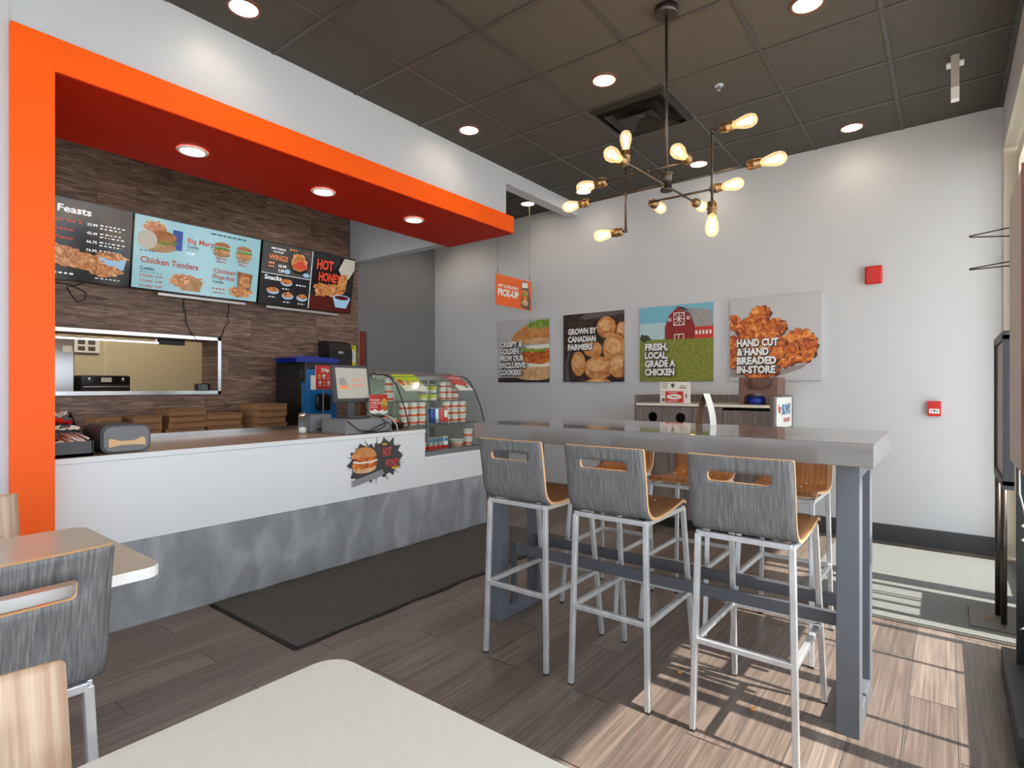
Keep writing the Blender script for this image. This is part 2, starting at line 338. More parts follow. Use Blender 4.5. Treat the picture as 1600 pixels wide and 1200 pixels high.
# ------------------------------------------------------------------ room shell
CZ, YB, XR, XC, XW = 3.325, 5.48, 0.327, -3.386, -5.6
YF = -4.2
S(MB().box(-9.0, 0.47, YF-0.1, YB+0.1, -0.12, 0, 'floor'), 'floor')
S(MB().box(0.47, 14, -12, 16, -0.14, -0.03, 'bounceground').box(-9, 0.47, -12, YF-0.1, -0.14, -0.03, 'bounceground'), 'floor_outside')  # unseen ground outside, made pale so sunlight bounces indoors
S(MB().box(-9.0, XR+0.1, YF-0.1, YB+0.1, CZ, CZ+0.15, 'ceil'), 'ceiling')
g = MB(); GX = [-0.285-0.619*k for k in range(0, 9)]+[XR-0.012]; GY = [3.67-0.609*3-0.609*k for k in range(0, 10)]
GY = [v for v in [4.885-0.609*k for k in range(0, 15)]]
for x in GX: g.box(x-0.012, x+0.012, YF, YB, CZ-0.006, CZ+0.004, 'grid')
for y in GY: g.box(-5.6, XR, y-0.012, y+0.012, CZ-0.005, CZ+0.004, 'black' if 0 else 'grid')
S(g, 'trim_1')
mb = MB().box(XW, XR+0.2, YB, YB+0.1, 0, CZ, 'wall'); S(mb, 'wall_back')
# right wall: header above the shopfront, cream reveals
WZ = 3.02
S(MB().box(XR, XR+0.14, YF, YB, WZ, CZ, 'wall'), 'wall_right')
mb = MB(); mb.box(XR, XR+0.14, YF, 5.455, WZ-0.02, WZ, 'cream').box(XR, XR+0.14, 5.455, YB, 0, WZ, 'cream'); S(mb, 'trim_2')
S(MB().box(XR+0.004, 0.5, YF, 3.56, 0, 0.02, 'alum'), 'trim_3')
# exterior overhang
S(MB().box(XR+0.14, XR+1.22, -6, 7, 3.0, 3.3, 'cream'), 'wall_canopy')
# shopfront windows: members named after what they are
def window(i, y0, y1, zs, kick=None, mull=()):
    ky = kick or y1
    f = MB(); x0, x1 = 0.40, 0.455
    f.box(x0, x1, y0, y0+0.05, 0.0, WZ-0.02, 'cream').box(x0, x1, ky-0.05, ky, 0.0, WZ-0.02, 'cream').box(x0, x1, y0, y1, WZ-0.08, WZ-0.02, 'cream')
    if zs > 0: f.box(x0, x1, y0, ky, 0, zs, 'cream')
    for a, wd in mull: f.box(x0+0.01, x1-0.01, a-wd/2, a+wd/2, 0, WZ-0.03, 'alum')
    wdo = S(f, 'window_%d' % i)
    gl = MB().box(0.425, 0.431, y0+0.03, y1-0.005, max(zs, 0.02), WZ-0.06, 'glass'); gl.done('window_pane', wdo)
    return wdo
window(1, -4.1, -2.3, 0.40); window(2, -2.2, -0.4, 0.40); window(3, -0.35, 1.25, 0.40)
window(4, 1.28, 2.27, 0.40); window(5, 2.24, 3.56, 0.40)
window(6, 3.72, 4.31, 0.62, kick=4.25, mull=((3.92, 0.014), (4.07, 0.018)))
d = S(MB().box(0.40, 0.455, 4.31, 4.46, 0.02, WZ-0.05, 'cream').box(0.40, 0.455, 5.32, 5.45, 0.02, WZ-0.05, 'cream').box(0.40, 0.455, 4.46, 5.32, 0.02, 0.12, 'cream').box(0.40, 0.455, 4.46, 5.32, WZ-0.16, WZ-0.05, 'cream'), 'door_1')
MB().box(0.425, 0.431, 4.44, 5.34, 0.1, WZ-0.12, 'glass').done('door_pane', d)
pts = [(0.40-0.06*math.sin(PI*k/10)-0.01, 4.375, 0.72+0.26*k/10) for k in range(11)]
MB().tube(pts, 0.012, 'steel').done('door_handle', d)
# front wall behind the viewer: wide shop windows let daylight in
mb = MB().box(-9, XR+0.14, YF-0.1, YF, 0, 0.5, 'wall').box(-9, XR+0.14, YF-0.1, YF, 2.9, CZ, 'wall')
for x in (-9, -7.2, -5.4, -3.6, -1.8, 0.0): mb.box(x, x+0.12, YF-0.1, YF, 0.5, 2.9, 'wall')
S(mb, 'wall_front')
mb = MB().box(-8.9, 0.3, YF-0.055, YF-0.049, 0.5, 2.9, 'glass'); S(mb, 'window_7')
# left wall of the dining side, left of the orange portal
S(MB().box(-3.42, -3.30, YF, 0.60, 0, CZ, 'fascia'), 'wall_left')
# grey bulkhead above the orange portal and the beam running to the back wall
mb = MB().box(-4.12, -3.305, 0.60, 4.168, 2.724, CZ, 'fascia'); mb.box(-3.43, -3.305, 4.168, YB, 3.19, CZ, 'fascia'); S(mb, 'wall_bulkhead')
# wood clad menu wall with the kitchen pass-through
PY0, PY1, PZ0, PZ1 = 0.35, 2.553, 1.216, 1.706
mb = MB().box(XW-0.34, XW, -0.5, PY0, 0, CZ, 'woodwall').box(XW-0.34, XW, PY1, 4.20, 0, CZ, 'woodwall').box(XW-0.34, XW, PY0, PY1, 0, PZ0, 'woodwall').box(XW-0.34, XW, PY0, PY1, PZ1, CZ, 'woodwall'); S(mb, 'wall_menu')
mb = MB().box(XW-0.34, XW, 4.20, 4.22, 0, CZ, 'darkwall').box(XW-0.34, XW, 4.33, YB, 0, CZ, 'darkwall').box(XW-0.34, XW, 4.22, 4.33, 1.93, CZ, 'darkwall'); S(mb, 'wall_hall')
mb = MB().box(XW-0.10, XW-0.05, 4.22, 4.33, 0, 1.93, 'doorred'); S(mb, 'door_2')
mb = MB().box(XW, -4.12, 4.085, 4.20, 2.724, CZ, 'fascia'); S(mb, 'wall_header')
# kitchen beyond the pass-through
mb = MB().box(-8.2, -8.0, -0.5, 5, 0, CZ, 'beige').box(-8.0, XW-0.34, -0.6, -0.5, 0, CZ, 'beige').box(-8.0, XW-0.34, 4.2, 4.3, 0, CZ, 'darkwall'); mb.box(-8.001, -7.996, 2.33, 2.34, 0, CZ, 'cream'); S(mb, 'wall_kitchen')
mb = MB()
T = 0.028
mb.box(XW, XW+0.014, PY0, PY1+T, PZ1-0.002, PZ1+T, 'steel').box(XW, XW+0.014, PY0, PY1+T, PZ0-T, PZ0+0.002, 'steel').box(XW, XW+0.014, PY1-0.002, PY1+T, PZ0-T, PZ1+T, 'steel')
mb.box(XW-0.3, XW, PY0, PY1, PZ0-0.002, PZ0+0.004, 'steel'); S(mb, 'trim_4')
# baseboards
S(MB().box(XW, -2.30, YB-0.012, YB, 0, 0.141, 'base').box(-1.08, XR, YB-0.012, YB, 0, 0.141, 'base'), 'baseboard_back')

# orange portal: pillar and soffit
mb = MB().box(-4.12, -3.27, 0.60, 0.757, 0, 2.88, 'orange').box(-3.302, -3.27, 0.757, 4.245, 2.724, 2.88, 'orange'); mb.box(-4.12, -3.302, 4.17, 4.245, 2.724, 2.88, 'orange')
S(mb, 'trim_5')
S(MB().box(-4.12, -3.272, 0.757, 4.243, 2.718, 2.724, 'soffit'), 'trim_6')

# ------------------------------------------------------------------ service counter
t = thing('service_counter', 'long white service counter with grey concrete-look base and tan laminate top', 'counter', (-3.6, 2.3, 0))
MB().box(-4.18, XC, 0.76, 3.2, 0.449, 0.88, 'counterwhite').box(-4.18, XC, 3.2, 3.97, 0.449, 0.655, 'counterwhite').done('front_panel', t)
MB().box(-4.18, XC+0.004, 0.76, 3.97, 0.0, 0.449, 'concrete').done('base_panel', t, label='scuffed grey base panel')
mb = MB().box(-4.19, XC+0.0, 0.76, 3.195, 0.885, 0.91, 'tan').box(XC, XC+0.012, 0.76, 3.205, 0.882, 0.91, 'counterwhite').box(-4.19, XC+0.012, 3.195, 3.207, 0.88, 0.91, 'counterwhite'); mb.done('worktop', t, label='tan laminate worktop with white edge')
MB().box(-4.19, XC+0.015, 3.2, 3.98, 0.655, 0.685, 'counterwhite').done('ledge', t)
MB().box(-4.215, -4.19, 0.76, 3.0, 0.86, 0.945, 'steel').done('steel_edge', t, label='stainless steel back edge')
# burger decal on the front panel
t2 = Art((XC+0.002, 2.42, 0.50), (0, 1, 0), (0, 0, 1), 0.56, 0.40)
rd = random.Random(4)
def crack(a, cx, cy, rx, ry, m, n=26, spike=0.25, seed=3):
    r = random.Random(seed); p = []
    for k in range(n):
        tt = 2*PI*k/n; q = 1+(r.uniform(0.12, spike) if k % 3 == 0 else r.uniform(-0.16, 0.0)); p.append((cx+rx*q*math.cos(tt), cy+ry*q*math.sin(tt)))
    a.poly(p, m)
mat('decaldark', (66, 64, 66), 0.5); mat('decalred', (214, 84, 72), 0.5); mat('stone', (140, 140, 142), 0.6)
crack(t2, 0.33, 0.48, 0.26, 0.34, 'decaldark', n=30, spike=0.22, seed=5); crack(t2, 0.67, 0.55, 0.26, 0.34, 'decaldark', n=33, spike=0.22, seed=8)
for q in range(14):
    an = 2*PI*q/14+0.2; c_, s_ = math.cos(an), math.sin(an); bx, by = 0.5+0.30*c_, 0.52+0.26*s_
    t2.poly([(bx-0.012*s_, by+0.016*c_), (bx+0.012*s_, by-0.016*c_), (0.5+0.50*c_, 0.52+0.47*s_)], 'decaldark')
t2.ell(0.30, 0.40, 0.19, 0.09, 'bunlow').ell(0.30, 0.47, 0.21, 0.08, 'fried', wob=0.08).ell(0.31, 0.53, 0.19, 0.04, 'mayo', wob=0.1).ell(0.30, 0.57, 0.20, 0.05, 'fried', wob=0.1).ell(0.29, 0.60, 0.20, 0.19, 'bun', a0=0, a1=180)
t2.poly([(0.10, 0.20), (0.58, 0.34), (0.62, 0.26), (0.58, 0.22), (0.12, 0.09)], 'stone')
t2.text('HOT', 0.59, 0.58, 0.17, 'decalred', 0.15, 0.02).text('HONEY', 0.64, 0.38, 0.14, 'decalred', 0.24, 0.02).rect(0.585, 0.66, 0.79, 0.83, 'gold').rect(0.74, 0.88, 0.32, 0.365, 'gold')
t2.mb.done('wall_decal', t, label='burger bursting through a dark crack, lettered HOT HONEY')

# back work counter
t = thing('back_counter', 'low steel work counter along the wood menu wall behind the service counter', 'counter', (-5.25, 2.3, 0))
MB().box(-5.58, -4.97, 0.3, 3.95, 0.83, 0.86, 'steel', 0.004).done('worktop', t)
MB().box(-5.56, -5.0, 0.32, 3.93, 0.0, 0.83, 'greyplastic').done('body', t)

# kraft boxes
def kbox(x, y, z, wx, wy, hz, rot, label):
    mb = MB(); M = Matrix.Rotation(rot, 4, 'Z'); 
    mb.box(-wx/2, wx/2, -wy/2, wy/2, 0, hz*0.86, 'kraft', 0.003, M); mb.box(-wx/2-0.004, wx/2+0.004, -wy/2-0.004, wy/2+0.004, hz*0.84, hz*0.98, 'kraft', 0.003, M)
    mb.box(wx/2-0.01, wx/2+0.012, -wy/2+0.02, wy/2-0.03, hz*0.80, hz*0.83, 'kraftdark', 0, M)
    o = mb.done('takeout_box', None, origin=(0, 0, 0), label=label, cat='box', group='kraft takeout boxes on the back counter'); o.location = (x, y, z); return o
LV = ['bottom', 'second', 'third', 'fourth', 'topmost']
def stack(x, y, n, wx, wy, hz, rot, desc):
    for k in range(n):
        lv = 'topmost' if k == n-1 else ('bottom' if k == 0 else ['', 'second', 'third', 'fourth'][k]+' from bottom')
        kbox(x+random.uniform(-0.01, 0.01), y+random.uniform(-0.012, 0.012), 0.861+k*hz, wx, wy, hz-0.001, rot+random.uniform(-0.05, 0.05), 'brown kraft takeout box, %s in the %s' % (lv, desc))
stack(-5.17, 1.76, 3, 0.24, 0.20, 0.055, 0.1, 'stack right behind the napkin dispenser')
stack(-5.19, 2.06, 4, 0.26, 0.30, 0.052, 0.02, 'second stack from the left')
stack(-5.19, 2.38, 3, 0.26, 0.30, 0.056, -0.02, 'third stack from the left')
stack(-5.12, 2.76, 4, 0.28, 0.30, 0.060, 0.18, 'tall stack beside the black dispenser cabinet')
kbox(-5.2, 1.50, 0.861, 0.2, 0.16, 0.16, 0.1, 'brown kraft box between condiment organizer and napkin dispenser')

# napkin dispenser
t = thing('napkin_dispenser', 'dark grey napkin dispenser with tan napkin in its oval front', 'napkin dispenser', (-3.60, 1.10, 0.91))
pf = rrect(-0.115, 0.115, 0.0, 0.145, 0.04, 5)
mb = MB(); mb.prism(pf, (-3.45, 1.10, 0.912), (0, 1, 0), (0, 0, 1), 0.28, 'org'); mb.done('body', t)
mb = MB(); mb.prism(rrect(-0.105, 0.105, 0.008, 0.137, 0.04, 5), (-3.438, 1.10, 0.912), (0, 1, 0), (0, 0, 1), 0.013, 'greyplastic'); mb.done('face_plate', t)
mb = MB(); mb.prism([(-0.085, 0.030), (-0.03, 0.040), (0.03, 0.040), (0.085, 0.034), (0.083, 0.070), (0.07, 0.080), (0.03, 0.062), (-0.03, 0.062), (-0.075, 0.076), (-0.085, 0.070)], (-3.430, 1.10, 0.912), (0, 1, 0), (0, 0, 1), 0.009, 'napkin'); mb.done('napkin', t, label='folded tan paper napkin')
# condiment organizer with straws and packets
t = thing('condiment_organizer', 'black stepped condiment organizer at the left end of the counter', 'organizer', (-3.6, 0.86, 0.91))
mb = MB().box(-3.43, -3.42, 0.762, 0.945, 0.911, 0.985, 'org').box(-3.80, -3.42, 0.94, 0.948, 0.911, 0.985, 'org').box(-3.80, -3.42, 0.762, 0.77, 0.911, 0.985, 'org').box(-3.8, -3.42, 0.762, 0.948, 0.911, 0.925, 'org')
for k in range(3): mb.box(-3.60-0.07*k-0.01, -3.60-0.07*k, 0.762, 0.948, 0.92, 1.02+0.035*k, 'org')
mb.prism([(0, 0), (0.25, 0), (0.25, 0.20), (0.22, 0.20), (0.0, 0.06)], (-3.55, 0.948, 0.92), (-1, 0, 0), (0, 0, 1), 0.008, 'org'); mb.done('tray', t)
mb = MB().tube([(0, 0, 0), (0.17, 0, 0)], 0.0055, 'strawwrap', 6)
st = mb.done('paper_straw', None, origin=(0, 0, 0), label='paper wrapped straw in the front bin of the condiment organizer', cat='straw', group='wrapped straws in the organizer')
st.location = (-3.60, 0.85, 0.995); st.rotation_euler = (0, 0.14, 0.1)
for k in range(13):
    c = st.copy(); COL.objects.link(c); c.location = (-3.605+random.uniform(-.01, .01), 0.842+0.0070*k, 0.993+0.012*(k % 3)); c.rotation_euler = (0, 0.13+random.uniform(-0.04, .04), 0.05+random.uniform(-0.06, 0.06))
mb = MB().box(-0.02, 0.02, -0.014, 0.014, 0, 0.006, 'paper', 0.002); pk = mb.done('condiment_packet', None, origin=(0, 0, 0), label='small white condiment packet piled in the condiment organizer', cat='packet', group='white packets in the organizer')
mb = MB().box(-0.022, 0.022, -0.014, 0.014, 0, 0.006, 'red', 0.002); pr = mb.done('ketchup_packet', None, origin=(0, 0, 0), label='small red condiment packet in the middle bin of the organizer', cat='packet', group='red packets in the organizer')
def heap(p, n, x, z, y0=0.785, y1=0.93):
    for k in range(n):
        c = p if (k == 0 and p.location.length < 1e-6) else p.copy()
        if c is not p: COL.objects.link(c)
        c.location = (x+random.uniform(-.02, .02), y0+(y1-y0)*(k+0.5)/n, z+random.uniform(0, .015)); c.rotation_euler = (random.uniform(-.7, .7), random.uniform(-.5, .5), random.uniform(0, 3))
heap(pk, 8, -3.64, 1.03); heap(pr, 7, -3.71, 1.065); heap(pk, 8, -3.78, 1.10); heap(pk, 7, -3.5, 0.965, 0.78, 0.83)

# shaker glass, printer, POS
t = thing('shaker_jar', 'clear glass shaker jar with silver lid on the counter beside the receipt printer', 'jar', (-3.77, 2.33, 0.91))
MB().lathe([(0.031, 0.0), (0.033, 0.01), (0.030, 0.08), (0.024, 0.115)], (-3.77, 2.33, 0.911), 'caseglass', 20).done('glass_body', t)
MB().lathe([(0.025, 0.115), (0.025, 0.15), (0.012, 0.158), (0.0, 0.158)], (-3.77, 2.33, 0.911), 'steel', 20).done('lid', t)
MB().lathe([(0.026, 0.004), (0.027, 0.045), (0.0, 0.05)], (-3.77, 2.33, 0.912), 'paper', 16).done('sugar', t)
t = thing('receipt_printer', 'small dark grey receipt printer left of the cash drawer', 'printer', (-3.86, 2.54, 0.91))
MB().box(-3.98, -3.80, 2.42, 2.60, 0.911, 1.045, 'greyplastic', 0.008).done('body', t); MB().box(-3.80, -3.795, 2.47, 2.58, 0.925, 0.94, 'black').done('paper_slot', t)
t = thing('cash_drawer', 'grey metal cash drawer under the order screen', 'cash drawer', (-3.68, 2.7, 0.91))
MB().box(-3.74, -3.44, 2.47, 2.90, 0.911, 1.015, 'drawer', 0.004).done('body', t); MB().box(-3.44, -3.436, 2.48, 2.89, 0.918, 1.008, 'drawer').done('drawer_front', t)
t = thing('order_screen', 'customer order screen reading GOT THE GRAVY on a dark stand', 'monitor', (-3.75, 2.74, 1.016))
M = Matrix.Translation((-3.70, 2.72, 1.285)) @ Matrix.Rotation(math.radians(6), 4, 'Z') @ Matrix.Rotation(math.radians(-8), 4, 'Y')
MB().box(-0.03, 0.0, -0.185, 0.185, -0.145, 0.145, 'org', 0.006, M).done('bezel', t)
o = M @ V(0.001, -0.160, -0.118); a = Art(o, (M.to_3x3() @ V(0, 1, 0)), (M.to_3x3() @ V(0, 0, 1)), 0.32, 0.24)
a.rect(0, 1, 0, 1, 'screenoff').text('GOT THE', 0.46, 0.55, 0.10, 'scrorange', 0.42).text('GRAVY?', 0.46, 0.38, 0.10, 'scrorange', 0.42); a.ell(0.2, 0.52, 0.13, 0.18, 'tag', wob=0.15); a.rect(0.1, 0.34, 0.3, 0.42, 'scrorange')
a.mb.done('screen', t)
MB().box(-3.737, -3.712, 2.69, 2.75, 1.02, 1.19, 'org', 0.006).box(-3.738, -3.60, 2.62, 2.82, 1.0165, 1.03, 'org', 0.004).done('stand', t)
mb = MB().tube([(-3.715, 2.80, 1.15), (-3.66, 2.84, 1.06), (-3.55, 2.82, 1.028), (-3.46, 2.79, 1.025), (-3.425, 2.81, 1.00), (-3.42, 2.82, 0.96), (-3.415, 2.76, 0.935), (-3.41, 2.66, 0.922), (-3.405, 2.58, 0.916), (-3.41, 2.66, 0.930), (-3.42, 2.76, 0.965), (-3.425, 2.84, 0.985), (-3.42, 2.88, 0.955), (-3.41, 2.84, 0.920), (-3.40, 2.72, 0.915), (-3.41, 2.56, 0.940), (-3.42, 2.50, 0.990), (-3.425, 2.47, 1.01)], 0.004, 'rubber', 6)
mb.done('power_cable', None, label='black cable draped over the cash drawer front', cat='cable')
mb = MB().tube([(-3.70, 2.86, 1.06), (-3.6, 2.90, 1.05), (-3.48, 2.92, 1.02), (-3.42, 2.93, 0.96), (-3.41, 2.93, 0.917)], 0.003, 'paper', 6); mb.done('white_cable', None, label='thin white cable hanging beside the cash drawer', cat='cable')
MB().box(-3.47, -3.43, 2.50, 2.60, 0.912, 0.924, 'greyplastic', 0.003).done('card_reader', None, label='small flat grey card reader in front of the cash drawer', cat='card reader')
t = thing('payment_terminal', 'black payment terminal with orange stickers right of the cash drawer', 'terminal', (-3.55, 3.02, 0.91))
M = Matrix.Translation((-3.52, 2.966, 0.954)) @ Matrix.Rotation(math.radians(20), 4, 'Y')
MB().box(-0.1, 0.08, -0.056, 0.056, -0.01, 0.045, 'blackgloss', 0.006, M).done('body', t)
MB().box(-0.06, 0.0, -0.05, -0.01, 0.0455, 0.047, 'prtorange', 0, M).box(0.02, 0.05, -0.02, 0.03, 0.0455, 0.047, 'prtorange', 0, M).done('stickers', t)
t = thing('gift_card_sign', 'small red gift card sign with burger picture on the counter', 'sign', (-3.58, 2.97, 0.99))
M0 = (-3.6, 2.875, 1.04)
MB().box(-3.646, -3.642, 2.84, 3.02, 1.04, 1.195, 'paper').box(-3.67, -3.646, 2.93, 2.95, 0.912, 1.1, 'greyplastic').done('board', t)
a = Art((-3.6415, 2.84, 1.04), (0, 1, 0), (0, 0, 1), 0.18, 0.155); a.rect(0, 1, 0, 1, 'prtred').poly([(0, 0), (1, 0), (1, .2), (.85, .12), (.7, .22), (.5, .13), (.3, .25), (.1, .15), (0, .22)], 'paper')
a.text('Purchase', .06, .68, .11, 'paper', .5).text('A Gift Card', .06, .52, .11, 'paper', .56); a.lines(.06, .42, .45, 2, .1, .03, 'paper'); a.ell(.80, .5, .18, .30, 'gold').ell(.8, .42, .18, .08, 'lettuce').ell(.8, .33, .18, .1, 'fried'); a.mb.done('print', t)

# drink dispenser cabinet
t = thing('drink_dispenser', 'tall black ribbed dispenser cabinet with blue front beside the menu wall', 'dispenser', (-5.2, 3.26, 0.861))
mb = MB().box(-5.5, -4.95, 3.09, 3.45, 0.861, 1.50, 'black', 0.015)
for z in (0.95, 1.08, 1.21, 1.34): mb.box(-5.45, -5.0, 3.078, 3.10, z, z+0.09, 'black', 0.01)
mb.done('cabinet', t)
mb = MB().box(-4.955, -4.94, 3.10, 3.44, 0.93, 1.43, 'blue', 0.005).box(-5.0, -4.945, 3.082, 3.095, 0.93, 1.3, 'blue'); mb.done('front_panel', t, label='blue front panel')
MB().box(-4.94, -4.85, 3.10, 3.44, 0.87, 0.95, 'blue', 0.01).done('drip_tray', t)
MB().box(-4.94, -4.87, 3.18, 3.34, 1.02, 1.19, 'blackgloss', 0.03).done('spout', t)
MB().box(-4.939, -4.935, 3.14, 3.20, 1.23, 1.37, 'paper').done('notice', t)
t = thing('blue_tray', 'blue folded plastic sheet lying on top of the black dispenser cabinet', 'tray', (-5.2, 3.3, 1.501))
mb = MB(); mb.bm.free(); mb.bm = bmesh.new()
mb.prism([(-0.24, 0.0), (0.22, 0.0), (0.27, 0.035), (0.20, 0.052), (0.0, 0.058), (-0.2, 0.06), (-0.27, 0.04), (-0.22, 0.025)], (-5.02, 3.27, 1.501), (0, 1, 0), (0, 0, 1), 0.38, 'trayblue'); mb.done('sheet', t)
# sauce sign
t = thing('sauce_sign', 'small red dip sauce sign standing above the counter before the blue dispenser', 'sign', (-4.1, 2.73, 0.911))
MB().box(-4.106, -4.101, 2.655, 2.803, 1.238, 1.436, 'paper').box(-4.112, -4.106, 2.725, 2.735, 0.914, 1.3, 'greyplastic').box(-4.14, -4.07, 2.69, 2.77, 0.9105, 0.916, 'greyplastic').done('board', t)
a = Art((-4.1005, 2.655, 1.238), (0, 1, 0), (0, 0, 1), 0.148, 0.198); a.rect(0, 1, 0, 1, 'prtred').text('Dip', .36, .74, .15, 'paper', .5, .03)
for i, (x, y) in enumerate([(.22, .56), (.5, .56), (.78, .56), (.25, .28), (.52, .28), (.78, .28)]): a.ell(x, y, .10, .075, ['gold', 'paper', 'decalred', 'strawwrap', 'prtorange', 'strawwrap'][i]); a.rect(x-.09, x+.09, y-.13, y-.105, 'paper')
a.mb.done('print', t)
# paper towel dispenser on menu wall
t = thing('paper_towel_dispenser', 'black paper towel dispenser on the wood menu wall near its right corner', 'towel dispenser', (-5.5, 3.83, 1.47))
mb = MB()
pr_ = [(0, 0), (0.22, 0.0), (0.22, 0.20), (0.19, 0.27), (0.12, 0.30), (0, 0.30)]
mb.prism(pr_, (XW+0.002, 3.655, 1.47), (1, 0, 0), (0, 0, 1), 0.295, 'black'); mb.done('housing', t)
mb = MB().lathe([(0.036, 0), (0.036, 0.003), (0.0, 0.003)], (0, 0, 0), 'cansilver', 20, (1, 0, 0)); bmesh.ops.scale(mb.bm, vec=(1, 1, 0.45), verts=mb.bm.verts[:]); bmesh.ops.translate(mb.bm, vec=(XW+0.222, 3.80, 1.64), verts=mb.bm.verts[:]); mb.done('badge', t)
t = thing('yellow_notice', 'narrow yellow and white notice hanging on the wall beside the towel dispenser', 'notice', (-5.59, 4.12, 1.5))
a = Art((XW+0.004, 4.065, 1.50), (0, 1, 0), (0, 0, 1), 0.10, 0.25); a.rect(0, 1, 0, 1, 'yellow').rect(.15, .85, .2, .75, 'paper').rect(.35, .65, .3, .65, 'sky2').lines(.2, .88, .6, 1, .1, .06, 'bead'); a.mb.done('print', t)

# ------------------------------------------------------------------ menu screens
def menu(label, y0):
    t = thing('menu_screen', label, 'menu screen', (-5.5, y0+0.555, 2.1), 'overhead menu screens')
    top, bot = V(-5.405, y0, 2.728), V(-5.505, y0, 2.105); v = (top-bot); H = v.length; v.normalize(); n = V(0, 1, 0).cross(v)
    mb = MB(); mb.prism([(0, 0), (1.11, 0), (1.11, H), (0, H)], bot, (0, 1, 0), v, 0.05, 'blackgloss'); mb.done('bezel', t)
    MB().box(XW+0.0015, -5.52, y0+0.4, y0+0.7, 2.3, 2.5, 'black').done('bracket', t)
    return t, Art(bot+V(0, 1, 0)*0.008+v*0.008+n*0.0005, (0, 1, 0), v, 1.094, H-0.016)
def fries(a, cx, cy, w, h, m='scrfry'): a.ell(cx, cy, w, h, m, wob=0.22, n=30)
t, a = menu('left menu screen, dark, lettered Feasts above a fried chicken platter', 0.665)
a.rect(0, 1, 0, 1, 'scrdark').text('Feasts', 0.545, 0.84, 0.09, 'scrtxt', 0.20).text('Made for 2', 0.49, 0.72, 0.045, 'scrred', 0.20)
for i, p in enumerate(('23.99', '42.49', '66.75', '74.99')):
    y = 0.72-0.11*i; a.text(p, 0.72, y, 0.035, 'scrtxt', 0.065); a.lines(0.80, y+0.02, 0.17, 2, 0.04, 0.014, 'scrtxt', seed=i)
    if i: a.text(('', '8 Piece', '12 Piece', '16 Piece')[i], 0.46, y, 0.04, 'scrred', 0.18)
a.poly([(.80, .2), (.96, .2), (.98, .36), (.78, .36)], 'scrcup'); fries(a, .88, .37, .1, .05); fries(a, .62, .27, .15, .12); fries(a, .50, .36, .14, .07); fries(a, .72, .25, .12, .10); fries(a, .84, .17, .11, .08); fries(a, .42, .2, .1, .1)
a.lines(.46, .06, .25, 1, .04, .02, 'scrtxt'); a.lines(.78, .05, .2, 1, .04, .012, 'scrtxt'); a.mb.done('screen', t)
t, a = menu('centre menu screen, light blue, with Chicken Tenders and Big Mary combos', 1.783)
a.rect(0, 1, 0, 1, 'scrblue')
a.text('Big Mary', .385, .74, .075, 'scrbrown', .21).text('Combo', .385, .665, .05, 'scrnavy', .09); a.lines(.385, .63, .12, 1, .03, .008, 'scrnavy').text('15.49', .385, .57, .035, 'scrtxt', .06)
a.rect(.27, .345, .60, .88, 'canblue'); fries(a, .14, .85, .08, .10); a.ell(.17, .62, .13, .09, 'bunlow').ell(.19, .70, .11, .05, 'lettuce', wob=.15).ell(.2, .76, .1, .08, 'bun'); a.ell(.09, .68, .07, .13, 'mayo'); a.lines(.04, .52, .15, 1, .03, .012, 'scrnavy')
a.text('Chicken Tenders', .05, .36, .09, 'scrbrown', .43).text('Combo', .05, .26, .05, 'scrnavy', .10); a.lines(.05, .225, .2, 1, .03, .008, 'scrnavy')
for i in range(3): a.text('%d Combo  %s' % (i+3, ('12.49', '14.49', '16.49')[i]), .05, .165-.07*i, .035, 'scrbrown', .16)
fries(a, .40, .17, .13, .11); a.poly([(.35, .04), (.50, .04), (.52, .18), (.44, .22)], 'bunlow')
for x, s in ((.66, 'Spicy Mary'), (.85, 'Buffalo Mary')):
    a.ell(x, .66, .07, .045, 'bunlow').ell(x, .71, .075, .035, 'scrfry', wob=.12).ell(x, .74, .075, .02, 'lettuce', wob=.2).ell(x, .77, .068, .07, 'bun', a0=0, a1=180).text(s.split()[0], x-.05, .58, .035, 'scrbrown', .10).text('Mary', x-.035, .53, .035, 'scrbrown', .07)
a.lines(.56, .93, .38, 1, .03, .018, 'scrnavy'); a.text('Chicken', .60, .37, .07, 'scrbrown', .19).text('Pop-Ins', .60, .28, .07, 'scrbrown', .18).text('Combo', .60, .215, .045, 'scrnavy', .09); a.lines(.60, .12, .14, 2, .06, .02, 'scrbrown', 3)
a.poly([(.82, .1), (.92, .08), (.94, .42), (.80, .44)], 'kraft'); fries(a, .87, .30, .05, .12); fries(a, .84, .12, .10, .08); a.mb.done('screen', t)
t, a = menu('right menu screen, dark grey, with WINGS, Snacks and HOT HONEY panels', 2.905)
a.rect(0, 1, 0, 1, 'scrgrey').rect(0, .5, 0, .5, 'scrdark').rect(.51, 1, 0, 1, 'scrdark').rect(.51, 1, 0, .25, 'scrmaroon').rect(0, .5, .495, .503, 'scrtxt').rect(.503, .509, 0, 1, 'scrtxt')
a.text("MARY'S FAMOUS", .08, .90, .035, 'scrtxt', .14).text('FLAVOURS', .10, .85, .03, 'scrtxt', .1).text('WINGS', .06, .73, .09, 'scrorange', .19, .03).text('10.99', .16, .62, .05, 'scrtxt', .08).text('7.99', .16, .54, .05, 'scrtxt', .06).rect(.06, .12, .66, .69, 'scrorange').rect(.06, .12, .61, .63, 'scrorange').lines(.26, .93, .1, 1, .1, .03, 'scrorange').lines(.42, .92, .07, 1, .1, .02, 'scrred')
a.ell(.37, .73, .10, .17, 'scrblack').ell(.37, .74, .085, .14, 'scrfry', wob=.12); fries(a, .36, .83, .06, .07); a.ell(.38, .70, .07, .07, 'scrred', wob=.25).ell(.25, .57, .03, .04, 'scrcup').ell(.45, .56, .035, .035, 'scrcup')
